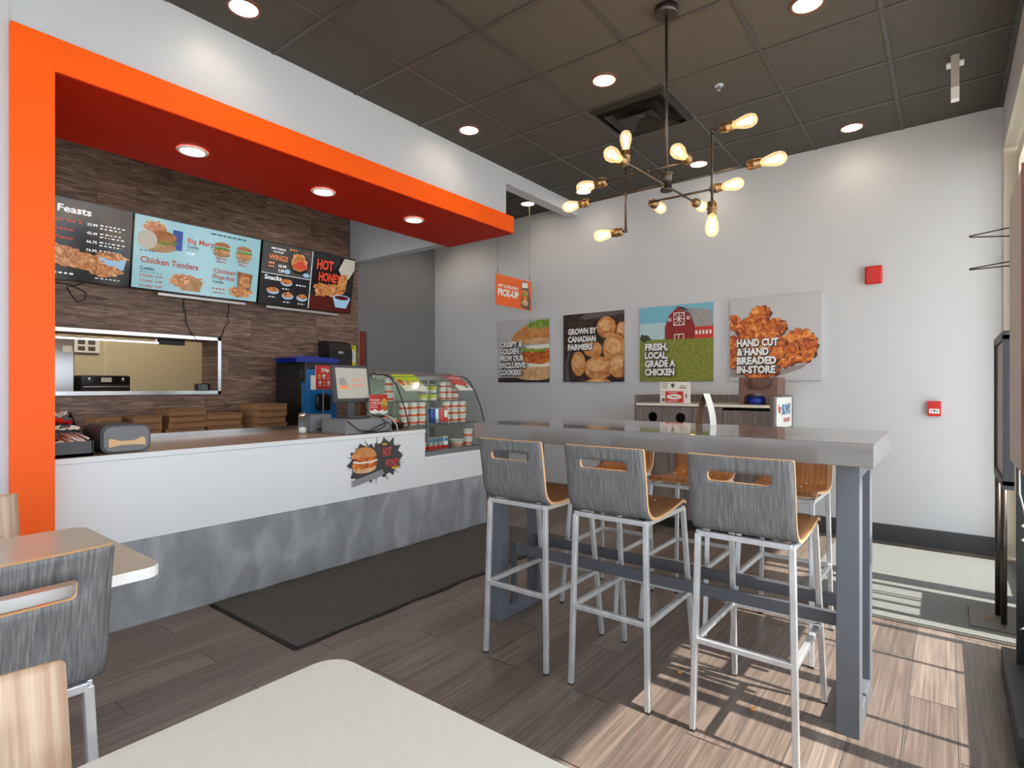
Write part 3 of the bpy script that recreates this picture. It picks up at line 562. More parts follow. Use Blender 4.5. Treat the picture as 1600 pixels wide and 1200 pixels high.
a.text('Snacks', .03, .40, .075, 'scrtxt', .17).lines(.35, .36, .13, 1, .1, .02, 'scrtxt')
for x, y in ((.25, .38), (.12, .22), (.27, .16), (.42, .16)): a.ell(x, y, .06, .055, 'scrcup').ell(x, y+.02, .055, .045, 'scrfry', wob=.2).lines(x-.04, y-.11, .09, 1, .1, .015, 'scrtxt')
a.text('HOT', .55, .72, .17, 'scrred', .19, .05).text('HONEY', .58, .52, .15, 'scrred', .26, .05).rect(.74, .85, .44, .49, 'gold'); a.poly([(.80, .76), (.86, .98), (.99, .98), (.99, .80), (.93, .62), (.86, .62)], 'mayo'); a.ell(.86, .50, .055, .22, 'scrfry', rot=-12, wob=.12)
fries(a, .62, .36, .08, .12); fries(a, .72, .36, .10, .10); fries(a, .78, .30, .08, .05); a.poly([(.80, .08), (.93, .08), (.97, .26), (.76, .26)], 'scrcup').ell(.865, .26, .105, .055, 'scrcup').ell(.865, .262, .085, .038, 'scrmaroon'); a.mb.done('screen', t)
MB().box(-5.52, -5.508, 2.0, 2.78, 2.070, 2.092, 'alum').done('mounting_rail', None, label='thin silver mounting rail under the centre menu screen', cat='rail')
MB().box(-5.52, -5.508, 3.0, 3.86, 2.070, 2.092, 'alum').done('mounting_rail', None, label='thin silver mounting rail under the right menu screen', cat='rail')
def cable(label, pts, r=0.004): MB().tube([V(XW+0.012, *p) for p in pts], r, 'rubber', 6).done('power_cable', None, label=label, cat='cable')
cable('black cable looping below the left menu screen', [(1.2, 2.085), (1.38, 2.085), (1.44, 2.06), (1.50, 2.03), (1.49, 1.98), (1.44, 1.945), (1.40, 2.0), (1.37, 2.06), (1.42, 2.075), (1.48, 2.11)])
cable('black cable hanging from the left end of the centre menu screen to the pass-through', [(2.245, 2.10), (2.24, 2.0), (2.26, 1.93), (2.262, 1.85), (2.31, 1.76), (2.34, 1.72), (2.36, 1.69), (2.40, 1.69)])
cable('black cable hanging from the right end of the centre menu screen to the pass-through', [(2.66, 2.10), (2.655, 2.0), (2.64, 1.95), (2.66, 1.90), (2.61, 1.83), (2.60, 1.78), (2.57, 1.735), (2.53, 1.72)])

# ------------------------------------------------------------------ kitchen things
t = thing('kitchen_oven', 'black fronted oven with two knobs seen through the kitchen opening', 'oven', (-7.6, 2.18, 0))
MB().box(-7.99, -7.45, 1.94, 2.42, 0.0, 1.385, 'black', 0.02).done('body', t); MB().box(-7.45, -7.44, 1.95, 2.41, 1.29, 1.375, 'blackgloss').done('control_panel', t)
for y in (2.02, 2.34): MB().lathe([(0.022, 0), (0.02, 0.02), (0.0, 0.02)], (-7.44, y, 1.335), 'steel', 16, (1, 0, 0)).done('knob', t)
MB().box(-7.44, -7.437, 2.13, 2.23, 1.31, 1.36, 'screenoff').done('display', t); MB().box(-7.44, -7.41, 1.96, 2.40, 1.245, 1.268, 'steel', 0.008).done('handle', t)
t = thing('steel_cabinet', 'shiny steel cabinet at the left of the kitchen opening', 'cabinet', (-7.7, 1.5, 0))
MB().box(-7.95, -7.5, 1.0, 1.905, 0, 1.80, 'steel', 0.01).done('body', t); MB().box(-7.5, -7.497, 1.80, 1.88, 1.63, 1.70, 'paper').done('notice', t)
a = Art((-7.98, 2.02, 1.66), (0, 1, 0), (0, 0, 1), 0.25, 0.17); a.rect(0, 1, 0, 1, 'paper')
for x in (.15, .55):
    for y in (.12, .55): a.rect(x, x+.28, y, y+.3, 'bead')
a.mb.done('safety_poster', None, label='white poster with four small pictures on the kitchen wall', cat='poster')
t = thing('ticket_rail', 'steel ticket rail hanging along the top of the kitchen opening', 'rail', (-5.75, 1.8, 1.66))
mb = MB().box(-5.78, -5.765, 0.7, 2.1, 1.655, 1.672, 'steel'); mb.tube([(-5.77, 0.7+0.05*k, 1.676+0.012*(k % 2)) for k in range(28)], 0.003, 'steel', 5); mb.done('rail', t)
for y in (0.72, 2.08): MB().box(-5.777, -5.768, y-0.005, y+0.005, 1.67, PZ1, 'steel').done('hanger', t)
MB().box(-5.86, -5.80, 2.12, 2.34, 1.655, 1.704, 'black', 0.005).done('order_speaker', None, label='black bar device under the top edge of the kitchen opening', cat='device')
MB().box(-5.80, -5.70, 2.42, 2.53, 1.221, 1.29, 'blackgloss', 0.008).done('ticket_printer', None, label='small black printer at the right corner of the pass-through ledge', cat='printer')
kl = thing('unseen_kitchen_lamp', 'unseen ceiling lamp panel added to light the kitchen', 'lamp', (-7.0, 2.2, 3.3)); MB().box(-7.3, -6.7, 1.6, 2.8, 3.29, 3.32, 'lamp').done('diffuser', kl)  # unseen lamp panel, added to light the kitchen

# ------------------------------------------------------------------ display case
t = thing('display_case', 'curved glass countertop display case filled with cups and cans', 'display case', (-3.8, 3.49, 0.686))
y0, y1 = 3.03, 3.95; y0 = 3.215
prof = [(-3.40, 0.80), (-3.39, 0.94), (-3.435, 1.075), (-3.51, 1.224), (-3.565, 1.295), (-3.62, 1.340), (-3.70, 1.358), (-3.81, 1.360)]
def sm(p, n=3):
    out = []
    for i in range(len(p)-1):
        for k in range(n):
            q = k/n; out.append((p[i][0]+(p[i+1][0]-p[i][0])*q, p[i][1]+(p[i+1][1]-p[i][1])*q))
    return out+[p[-1]]
LE = 3.03   # left end above the counter
mb = MB()
for a_, b_ in zip(prof, prof[1:]):
    yl = LE if a_[1] >= 0.93 else 3.21
    mb.face([(a_[0], yl, max(a_[1], 0.72)), (b_[0], yl, b_[1]), (b_[0], 3.95, b_[1]), (a_[0], 3.95, max(a_[1], 0.72))], 'caseglass', True)
mb.face([(-3.40, 3.21, 0.72), (-3.40, 3.95, 0.72), (-3.40, 3.95, 0.80), (-3.40, 3.21, 0.80)], 'caseglass'); mb.done('curved_glass', t)
side = [(-3.40, 0.925)]+prof[1:]+[(-4.15, 1.36), (-4.15, 0.925)]
MB().prism(side, (0, LE, 0), (1, 0, 0), (0, 0, 1), 0.004, 'caseglass').done('end_glass', t); mb = MB(); mb.prism([(-3.40, 0.72)]+prof[1:]+[(-4.15, 1.36), (-4.15, 0.72)], (0, 3.95, 0), (1, 0, 0), (0, 0, 1), 0.004, 'caseglass'); mb.done('end_glass', t)
for yy in (LE, 3.95): MB().tube([(p[0], yy, p[1]) for p in sm(prof[1:])], 0.005, 'rubber', 6).done('edge_trim', t)
MB().box(-4.15, -3.39, 3.21, 3.96, 0.686, 0.72, 'greyplastic', 0.003).done('base_tray', t)
MB().box(-4.16, -3.80, LE, 3.96, 1.358, 1.385, 'cabwood', 0.003).box(-3.83, -3.79, LE, 3.955, 1.32, 1.358, 'alum').done('top_panel', t)
MB().box(-3.87, -3.84, LE+0.03, 3.93, 1.345, 1.357, 'casefill').done('case_fill_strip', t, label='unseen glowing strip added to brighten the case inside')  # unseen glow strip, added to brighten the case contents
for y in (LE+0.01, 3.50, 3.94): MB().box(-4.15, -4.12, y-0.012, y+0.012, 0.93 if y < 3.2 else 0.72, 1.36, 'alum').done('frame_post', t)
mat('backpanel', (150, 164, 154), 0.5)
MB().box(-4.16, -4.15, 3.21, 3.95, 0.72, 1.36, 'backpanel').done('back_panel', t)
for z, x in ((1.135, -3.56), (0.935, -3.45)): MB().box(-4.12, x, 3.06, 3.93, z-0.006, z, 'caseglass').box(x-0.004, x+0.001, 3.06, 3.93, z-0.008, z+0.002, 'bead').done('shelf', t)
for y, z in ((3.07, 0.96), (3.93, 1.135), (3.93, .95)): MB().lathe([(0.009, 0), (0.009, 0.012), (0, 0.012)], (-3.52, y, z), 'steel', 10, (0, -1, 0)).done('clip', t)
# posters stuck on the glass
def glasscard(name, label, ya, yb, i0, i1, painter):
    P0, P1 = V(prof[i0][0]+0.004, ya, prof[i0][1]), V(prof[i1][0]+0.004, ya, prof[i1][1]+0.004); v = P1-P0; H = v.length
    a = Art(P0, (0, 1, 0), v, yb-ya, H); painter(a); return a.mb.done(name, None, label=label, cat='sign')
def p_lime(a): a.rect(0, 1, 0, 1, 'paper').rect(0, 1, .62, 1, 'lime').rect(0.3, 1, .35, .62, 'bunlow').ell(.12, .5, .12, .2, 'fried', wob=.2).lines(.35, .45, .55, 3, .12, .05, 'lime', 4)
glasscard('lime_poster', 'yellow-green promotional card on the left of the display case glass', 3.10, 3.36, 3, 6, p_lime)
def p_red(a): a.rect(0, 1, 0, 1, 'prtred').text('CHICKEN', .1, .75, .14, 'paper', .8).poly([(0, 0), (1, 0), (1, .4), (.6, .3), (.3, .45), (0, .3)], 'paper').ell(.5, .5, .32, .16, 'decalred', wob=.2).ell(.75, .25, .1, .1, 'tree')
glasscard('red_poster', 'red promotional card at the right end of the display case glass', 3.74, 3.93, 3, 6, p_red)
# cups, tubs and cans
def cup_mesh(r=0.043, h=0.088):
    mb = MB(); mb.lathe([(r*0.78, 0, 'cupwhite'), (r*0.81, h*0.14, 'cupband'), (r*0.87, h*0.42, 'cupwhite'), (r*0.98, h*0.92, 'cupwhite'), (r*1.06, h*0.94, 'cupwhite'), (r*1.06, h, 'cupwhite'), (r*0.9, h*1.0, 'cupwhite'), (r*0.7, h*.9)], (0, 0, 0), 'cupwhite', 20); return mb
ORD = ['bottom', 'middle', 'top']
c0 = cup_mesh(0.043, 0.066).done('paper_cup', None, origin=(0, 0, 0), label='x', cat='cup', group='orange banded cups in the display case'); first = [True]
def cup(x, y, z, label, s=1.0, sz=1.0):
    if first[0]: c = c0; first[0] = False
    else: c = c0.copy(); COL.objects.link(c)
    c.location = (x, y, z); c.scale = (s, s, s*sz); c.rotation_euler = (0, 0, random.uniform(0, 6)); c['label'] = label
for i, y in enumerate((3.135, 3.245, 3.35)):
    for k in range(3): cup(-3.57-0.012*i, y, 0.936+0.0625*k, 'white banded cup, %s of the %s left stack on the middle shelf' % (ORD[k], ['first', 'second', 'third'][i]))
for i, y in enumerate((3.66, 3.765, 3.87)):
    for k in range(3): cup(-3.60, y, 0.936+0.0625*k, 'white banded cup, %s of the %s right stack on the middle shelf' % (ORD[k], ['first', 'second', 'third'][i]))
for i, y in enumerate((3.70, 3.785, 3.86)):
    for k in range((3, 3, 2)[i]): cup(-3.68, y, 1.136+0.055*k, 'small white banded cup, %s of the %s right stack on the top shelf' % (ORD[k], ['first', 'second', 'third'][i]), 0.85)
for k in range(3): cup(-3.74, 3.12, 1.136+0.0625*k, 'white banded cup, %s of the stack at the top shelf left end' % ORD[k])
cup(-3.50, 3.27, 0.721, 'white tub with orange base at the left of the bottom shelf beside small cartons')
cup(-3.52, 3.72, 0.721, 'wide low white tub with orange band at the right of the bottom shelf', 1.5, 0.62)
cup(-3.52, 3.865, 0.721, 'white banded tub, lower of the two at the bottom shelf right end', 1.05); cup(-3.52, 3.865, 0.792, 'white banded tub, upper of the two at the bottom shelf right end', 1.15)
mat('salad', (196, 196, 90), 0.4, var=0.3, vscale=(120, 120, 120))
s0 = MB().lathe([(0.036, 0, 'cupwhite'), (0.038, 0.02, 'salad'), (0.046, 0.055, 'caseglass'), (0.047, 0.064, 'cansilver'), (0.035, 0.072, 'cansilver'), (0, 0.072)], (0, 0, 0), 'salad', 20).done('salad_cup', None, origin=(0, 0, 0), label='x', cat='cup', group='clear salad cups in the display case')
for i, (y, k) in enumerate(((3.44, 0), (3.44, 1), (3.55, 0), (3.55, 1))):
    c = s0 if i == 0 else s0.copy()
    if i: COL.objects.link(c)
    c.location = (-3.66, y, 1.136+0.0725*k); c['label'] = 'clear cup of yellow salad, %s of the %s pair on the top shelf' % (['lower', 'upper'][k], ['left', 'right'][i//2])
def can(y, m, m2, label, h=0.135, r=0.028, x=-3.56):
    MB().lathe([(r*.8, 0, 'cansilver'), (r, 0.008, m), (r, h*.4, m2), (r, h*.85, m), (r*.97, h*.94, 'cansilver'), (r*.8, h, 'cansilver'), (0, h*.98)], (x, y, 0.936), 'cansilver', 20).done('drink_can', None, label=label, cat='can', group='drink cans in the display case')
can(3.445, 'canblue', 'canblue', 'blue drink can on the middle shelf of the display case', .14); can(3.50, 'cansilver', 'cansilver', 'silver drink can beside the blue can on the middle shelf'); can(3.555, 'canred', 'canred', 'red drink can beside the silver can on the middle shelf'); can(3.605, 'canred', 'cupwhite', 'red and white drink can beside the right cup stacks')
for i in range(4):
    mb = MB().box(-0.03, 0.03, -0.024, 0.024, 0, 0.10, 'paper' if i == 3 else 'tag', 0.002).box(-0.0305, 0.0305, -0.0245, 0.0245, 0, 0.028, 'prtred'); mb.box(0.030, 0.0312, -0.02, 0.02, 0.06, 0.09, 'prtblue')
    o = mb.done('juice_carton', None, origin=(0, 0, 0), label=['grey juice carton beside the left tub on the bottom shelf', 'second grey juice carton from the left on the bottom shelf', 'third grey juice carton from the left on the bottom shelf', 'white and blue juice carton at the right of the carton row'][i], cat='carton', group='juice cartons on the bottom shelf'); o.location = (-3.52, 3.37+0.06*i, 0.721)

# ------------------------------------------------------------------ hanging pick-up sign
t = thing('pickup_sign', 'orange hanging APP & DELIVERY PICK-UP sign with two thin chains', 'sign', (-3.72, 4.8, 2.11))
XS = -3.72; sy0, sy1, sz0, sz1 = 4.523, 5.15, 2.118, 2.441
MB().box(XS-0.006, XS, sy0, sy1, sz0, sz1, 'prtorange').done('board', t)
a = Art((XS+0.0005, sy0, sz0), (0, 1, 0), (0, 0, 1), sy1-sy0, sz1-sz0); a.rect(0, 1, 0, 1, 'prtorange').text('APP & DELIVERY', .05, .60, .10, 'paper', .57, .03).text('PICK-UP', .05, .33, .22, 'paper', .57, .05)
a.poly([(.68, .10), (.74, .05), (.94, .0), (.98, .3), (.90, .8), (.88, .95), (.70, .92), (.72, .7)], 'bead'); a.poly([(.72, .72), (.89, .76), (.88, .93), (.71, .9)], 'paper'); a.ell(.80, .58, .10, .09, 'bun').ell(.80, .48, .1, .05, 'lettuce', wob=.2).ell(.80, .38, .1, .08, 'fried', wob=.1).ell(.80, .22, .1, .1, 'bunlow'); a.mb.done('print', t)
for y in (sy0+0.03, sy1-0.03):
    mb = MB().tube([(XS-.003, y, sz1), (XS-.003, y, CZ)], 0.0018, 'pipe', 5); mb.lathe([(0.006, 0.0), (0.006, 0.03)], (XS-.003, y, sz1+0.02), 'steel', 8); mb.lathe([(0.005, 0), (0.005, .05)], (XS-.003, y, 2.85), 'steel', 8); mb.done('chain', t)

# ------------------------------------------------------------------ canvases on the back wall
def canvas(x0, x1, label):
    t = thing('wall_canvas', label, 'picture', ((x0+x1)/2, YB-0.03, 1.31), 'food canvases on the back wall')
    MB().box(x0, x1, YB-0.03, YB-0.0005, 1.312, 2.077, 'printgrey').done('canvas', t)
    return t, Art((x0, YB-0.0303, 1.312), (1, 0, 0), (0, 0, 1), x1-x0, 0.765)
def words(a, L, x, y, pitch, h, ws, sh='shadowprint'):
    for i, (s_, w_) in enumerate(zip(L, ws)): a.text(s_, x, y-i*pitch, h, 'white', w_*1.04, 0.05, sh=sh)
t, a = canvas(-4.446, -3.672, 'burger canvas reading CRISPY & GOLDEN FROM OUR EXCLUSIVE COOKERS')
a.rect(0, 1, 0, 1, 'printgrey').rect(0, 1, 0, .075, 'soil').poly([(.22, .07), (.97, .10), (1, .05), (1, 0), (.2, 0)], 'shadowprint').ell(.72, .16, .48, .13, 'bunlow', n=30).rect(.52, 1, .24, .31, 'mayo').ell(.78, .30, .30, .05, 'mayo', wob=.1)
a.ell(.82, .41, .36, .13, 'fried', wob=.07, n=30).ell(.62, .42, .13, .11, 'fried', wob=.12).ell(.72, .52, .30, .05, 'lettuce', wob=.25, n=30).ell(.85, .55, .3, .035, 'mayo', wob=.2).ell(.86, .64, .58, .28, 'bun', a0=0, a1=180, n=30).ell(.86, .64, .56, .05, 'bunlow').ell(.86, .90, .28, .07, 'lettuce', wob=.2, n=26)
r = random.Random(2)
for k in range(34): a.k = 60; a.ell(r.uniform(.55, .99), r.uniform(.72, .86), .010, .006, 'potlite', n=6)
a.k = 70
words(a, ['CRISPY &', 'GOLDEN', 'FROM OUR', 'EXCLUSIVE', 'COOKERS'], .085, .565, .112, .085, [.43, .36, .46, .49, .41]); a.mb.done('print', t)
t, a = canvas(-3.481, -2.714, 'potato canvas reading GROWN BY CANADIAN FARMERS')
a.rect(0, 1, 0, 1, 'soil').poly([(.35, .9), (1, .95), (1, .99), (.4, 1), (.3, .96)], 'bead')
a.poly([(0.05, 0), (.12, 0), (.07, .25), (.12, .42), (.09, .45), (.03, .2)], 'bead')
for x, y, rx, ry, rt in ((.96, .72, .09, .12, 0), (.72, .78, .15, .15, -20), (.86, .46, .19, .22, 10), (.50, .48, .16, .12, -15), (.27, .27, .12, .18, 5), (.60, .20, .23, .17, 0), (.92, .22, .16, .16, 20), (.6, .0, .2, .05, 0)):
    a.ell(x+.006, y-.008, rx*1.07, ry*1.06, 'eye', rot=rt, wob=.03, n=26); a.ell(x, y, rx, ry, 'potato', rot=rt, wob=.02, n=26); a.ell(x-rx*.12, y+ry*.2, rx*.62, ry*.52, 'potlite', rot=rt, wob=.08)
    for k in range(5): a.k += 0; a.ell(x+r.uniform(-.6, .6)*rx, y+r.uniform(-.6, .6)*ry, .010, .007, 'eye', n=6); a.k -= 1
    a.k += 1
words(a, ['GROWN BY', 'CANADIAN', 'FARMERS'], .10, .70, .115, .085, [.46, .45, .40]); a.mb.done('print', t)
t, a = canvas(-2.536, -1.775, 'red barn canvas reading FRESH, LOCAL, GRADE A CHICKEN')
a.rect(0, 1, 0, 1, 'sky2').rect(0, 1, .78, 1, 'sky1').rect(0, 1, 0, .56, 'grass').ell(.07, .585, .085, .045, 'tree', wob=.3)
a.poly([(.50, .98), (.98, .90), (1, .70), (.75, .68), (.70, .90), (.60, .97)], 'roof').rect(.74, 1, .55, .70, 'barnlit').poly([(.36, .56), (.76, .55), (.76, .72), (.70, .88), (.53, .97), (.42, .87), (.36, .72)], 'barn').rect(.49, .62, .555, .62, 'paper').rect(.50, .61, .555, .61, 'barn').rect(.545, .555, .555, .61, 'paper')
a.rect(.48, .63, .73, .90, 'paper').rect(.49, .62, .74, .89, 'barn').rect(.55, .56, .73, .9, 'paper').rect(.48, .63, .81, .82, 'paper').poly([(.48, .73), (.49, .73), (.63, .90), (.62, .90)], 'paper').poly([(.62, .73), (.63, .73), (.49, .90), (.48, .90)], 'paper').rect(.41, .45, .79, .83, 'paper').rect(.42, .44, .80, .82, 'barn').rect(.66, .70, .80, .84, 'paper').rect(.67, .69, .81, .83, 'barn')
for k in range(5): a.rect(.775+.045*k, .80+.045*k, .60, .65, 'paper')
words(a, ['FRESH,', 'LOCAL,', 'GRADE A', 'CHICKEN'], .085, .42, .112, .088, [.31, .31, .41, .40]); a.mb.done('print', t)
t, a = canvas(-1.620, -0.853, 'fried chicken canvas reading HAND CUT & HAND BREADED IN-STORE')
a.rect(0, 1, 0, 1, 'printgrey').poly([(0, .05), (0, .22), (.3, .16), (.6, .14), (.85, .20), (.94, .28), (.80, .14), (.6, .07), (.35, .03)], 'plate')
for x, y, rx, ry, rt in ((.04, .72, .08, .10, 0), (.03, .36, .09, .2, 0), (.35, .80, .12, .10, 20), (.52, .64, .12, .10, 0), (.78, .40, .18, .20, 15), (.30, .58, .24, .20, -15), (.34, .12, .22, .08, 0), (.60, .34, .18, .18, -20), (.42, .40, .22, .20, 10)):
    a.ell(x+.012, y-.015, rx, ry, 'eye', rot=rt, wob=.10, n=34); a.ell(x, y, rx, ry, 'fried', rot=rt, wob=.10, n=34)
words(a, ['HAND CUT', '& HAND', 'BREADED', 'IN-STORE'], .085, .42, .108, .086, [.45, .35, .43, .42]); a.mb.done('print', t)

# fire horn and pull station
t = thing('fire_horn', 'red fire alarm horn high on the white back wall', 'alarm', (-0.478, 5.46, 2.10))
MB().box(-0.538, -0.417, YB-0.045, YB-0.0005, 2.102, 2.249, 'red', 0.012).done('housing', t); mb = MB(); mb.prism(rrect(-0.035, 0.035, -0.06, 0.06, 0.02, 4), (-0.478, YB-0.052, 2.175), (1, 0, 0), (0, 0, 1), 0.008, 'red'); mb.done('grille', t)
t = thing('fire_pull_station', 'small red fire alarm pull station on the wall below the horn', 'alarm', (-0.079, 5.46, 1.03))
MB().box(-0.121, -0.037, YB-0.04, YB-0.0005, 1.03, 1.146, 'red', 0.004).done('housing', t); a = Art((-0.111, YB-0.0405, 1.052), (1, 0, 0), (0, 0, 1), 0.064, 0.035); a.rect(0, 1, 0, 1, 'paper').lines(.1, .6, .3, 2, .3, .12, 'bead').lines(.62, .6, .3, 2, .3, .12, 'bead').ell(.5, .6, .09, .2, 'black'); a.mb.done('pull_handle', t, label='white pull handle')

# ------------------------------------------------------------------ waste station
t = thing('waste_station', 'grey wood-grain waste station with two round openings against the back wall', 'waste station', (-1.69, 5.15, 0))
xl, xr, yf = -2.283, -1.086, 4.80
def holes_panel(x0, x1, z0, z1, holes, y, th, m):
    pts = []; edges = []
    def loop(L):
        b = len(pts); pts.extend([Vector(p) for p in L]); edges.extend([(b+i, b+(i+1) % len(L)) for i in range(len(L))])
    loop([(x0, z0), (x1, z0), (x1, z1), (x0, z1)])
    for cx, cz, r_ in holes: loop([(cx+r_*math.cos(2*PI*k/24), cz+r_*math.sin(2*PI*k/24)) for k in range(24)])
    r_ = geometry.delaunay_2d_cdt(pts, edges, [], 1, 1e-5); vs, fs = r_[0], r_[2]; mb = MB()
    keep = [f for f in fs if all((sum((vs[i] for i in f), Vector((0, 0)))/len(f)-Vector((h[0], h[1]))).length > h[2]*0.97 for h in holes)]
    for yy, flip in ((y, False), (y+th, True)):
        for f in keep: mb.face([(vs[i].x, yy, vs[i].y) for i in (f if not flip else f[::-1])], m)
    for cx, cz, rr in holes:
        for k in range(24):
            a_, b_ = 2*PI*k/24, 2*PI*(k+1)/24
            mb.face([(cx+rr*math.cos(a_), y, cz+rr*math.sin(a_)), (cx+rr*math.cos(b_), y, cz+rr*math.sin(b_)), (cx+rr*math.cos(b_), y+th, cz+rr*math.sin(b_)), (cx+rr*math.cos(a_), y+th, cz+rr*math.sin(a_))], m)
    return mb
holes_panel(xl+0.02, -1.49, 0.1, 1.08, [(-2.111, 0.985, 0.046), (-1.852, 0.985, 0.046)], yf, 0.02, 'cabwood').done('door', t, label='front panel with two round waste openings')
MB().box(-1.486, xr-0.03, yf, yf+0.02, 0.1, 1.06, 'cabwood').done('door', t)
MB().box(xl, xl+0.02, yf-0.01, YB-0.002, 0.0, 1.183, 'cabwood').done('side_panel', t); MB().box(xr-0.03, xr, yf-0.01, YB-0.002, 0.0, 1.183, 'cabwood').done('side_panel', t)
MB().box(xl+0.02, xr-0.03, YB-0.03, YB-0.002, 0.1, 1.183, 'cabwood').done('back_panel', t)
MB().box(xl+0.02, xr-0.03, yf-0.012, YB-0.03, 1.088, 1.11, 'lam').box(xl+0.02, xr-0.03, yf-0.014, yf-0.012, 1.088, 1.11, 'cream').done('top', t, label='pale laminate top with white edge')
MB().box(xl+0.02, xr-0.03, yf+0.05, YB-0.03, 0.0, 0.10, 'black').box(xl+0.03, xr-0.04, yf+0.3, yf+0.32, .1, 1.0, 'black').done('plinth', t)
a = Art((xr+0.0008, 4.87, 0.915), (0, 1, 0), (0, 0, 1), 0.56, 0.255); a.rect(0, 1, 0, 1, 'paper').text('Mary', .10, .50, .30, 'prtred', .22).text("BROWN'S", .34, .44, .34, 'prtblue', .54, .04).text('CHICKEN', .42, .18, .14, 'prtred', .42); a.mb.done('notice', t, label='white restaurant logo notice')
# placard and booster seats on the station
t = thing('gift_card_placard', 'white placard holding a small orange gift card on the waste station', 'sign', (-1.943, 4.9, 1.111))
MB().box(-2.083, -1.803, 4.905, 4.912, 1.111, 1.30, 'paper').box(-1.96, -1.92, 4.912, 4.99, 1.111, 1.14, 'paper').done('board', t)
a = Art((-2.083, 4.9045, 1.111), (1, 0, 0), (0, 0, 1), 0.28, 0.189); a.lines(.05, .9, .22, 3, .09, .05, 'bead', 2).lines(.66, .82, .3, 1, .1, .03, 'bead').lines(.66, .7, .3, 1, .1, .06, 'brownplastic').ell(.44, .85, .06, .09, 'bead', wob=.3).lines(.05, .5, .08, 2, .12, .06, 'bead').ell(.12, .15, .06, .08, 'bead').rect(.86, .9, .25, .45, 'bead'); a.mb.done('print', t)
a = Art((-2.030, 4.899, 1.118), (1, 0, 0), (0, 0, 1), 0.165, 0.10); a.mb.box(-2.030, -1.865, 4.900, 4.9045, 1.118, 1.218, 'prtred'); a.rect(0, 1, 0, 1, 'prtred').ell(.5, .5, .42, .24, 'paper').text('Mary', .36, .42, .18, 'prtred', .4).lines(.2, .85, .6, 1, .1, .06, 'paper').lines(.15, .1, .7, 1, .1, .06, 'paper'); a.mb.done('gift_card', t, label='orange gift card')
def booster(z, name, label, m):
    # chunky moulded child booster: open seat above, arched foot below
    out = [(0, 0), (0.038, 0), (0.042, 0.055), (0.065, 0.085), (0.10, 0.092), (0.125, 0.086), (0.15, 0.092), (0.185, 0.085), (0.208, 0.055), (0.212, 0), (0.252, 0), (0.252, 0.079), (0.30, 0.079), (0.30, 0.225), (0.265, 0.225), (0.26, 0.16), (0.235, 0.13), (0.15, 0.118), (0.065, 0.13), (0.04, 0.16), (0.035, 0.225), (0, 0.225)]
    t = thing(name, label, 'booster seat', (-1.22, 5.0, z)); mb = MB(); mb.prism(out, (-1.375, 4.86, z), (1, 0, 0), (0, 0, 1), 0.26, m); mb.done('shell', t)
    MB().box(-1.34, -1.11, 5.06, 5.115, z+0.11, z+0.222, m, 0.01).done('backrest', t); return t
booster(1.111, 'booster_seat', 'brown plastic child booster seat on the right of the waste station', 'brownplastic')
mb = MB(); mb.lathe([(0.068, 0), (0.076, 0.01), (0.076, 0.048), (0.062, 0.066), (0, 0.066)], (-1.25, 4.95, 1.112), 'trayblue', 24); mb.done('blue_bowl', None, label='dark blue plastic bowl tucked under the brown booster seat', cat='bowl')

# ------------------------------------------------------------------ mats
def mat_obj(x0, x1, y0, y1, m, edge, name, label, wav=0.006):
    t = thing(name, label, 'floor mat', ((x0+x1)/2, (y0+y1)/2, 0)); n = 40; r = random.Random(3)
    mb = MB(); P_ = []
    for k in range(n+1): P_.append((x1+math.sin(k*.9)*wav*r.uniform(.2, 1), y0+(y1-y0)*k/n))
    L_ = [(x0+math.sin(k*1.3)*wav*r.uniform(.2, 1), y1-(y1-y0)*k/n) for k in range(n+1)]
    mb.prism(P_+L_, (0, 0, 0.006), (1, 0, 0), (0, 1, 0), 0.005, edge); mb.done('rubber_backing', t)
    MB().box(x0+0.02, x1-0.02, y0+0.02, y1-0.02, 0.006, 0.011, m).done('pile', t)
mat_obj(-3.36, -2.46, 1.48, 3.99, 'mat_dark', 'rubber', 'counter_mat', 'long dark grey floor mat in front of the service counter', 0.012)
mat_obj(-0.74, 0.39, 3.635, 5.33, 'mat_light', 'bead', 'entrance_mat', 'light grey entrance mat beside the shopfront door', 0.008)

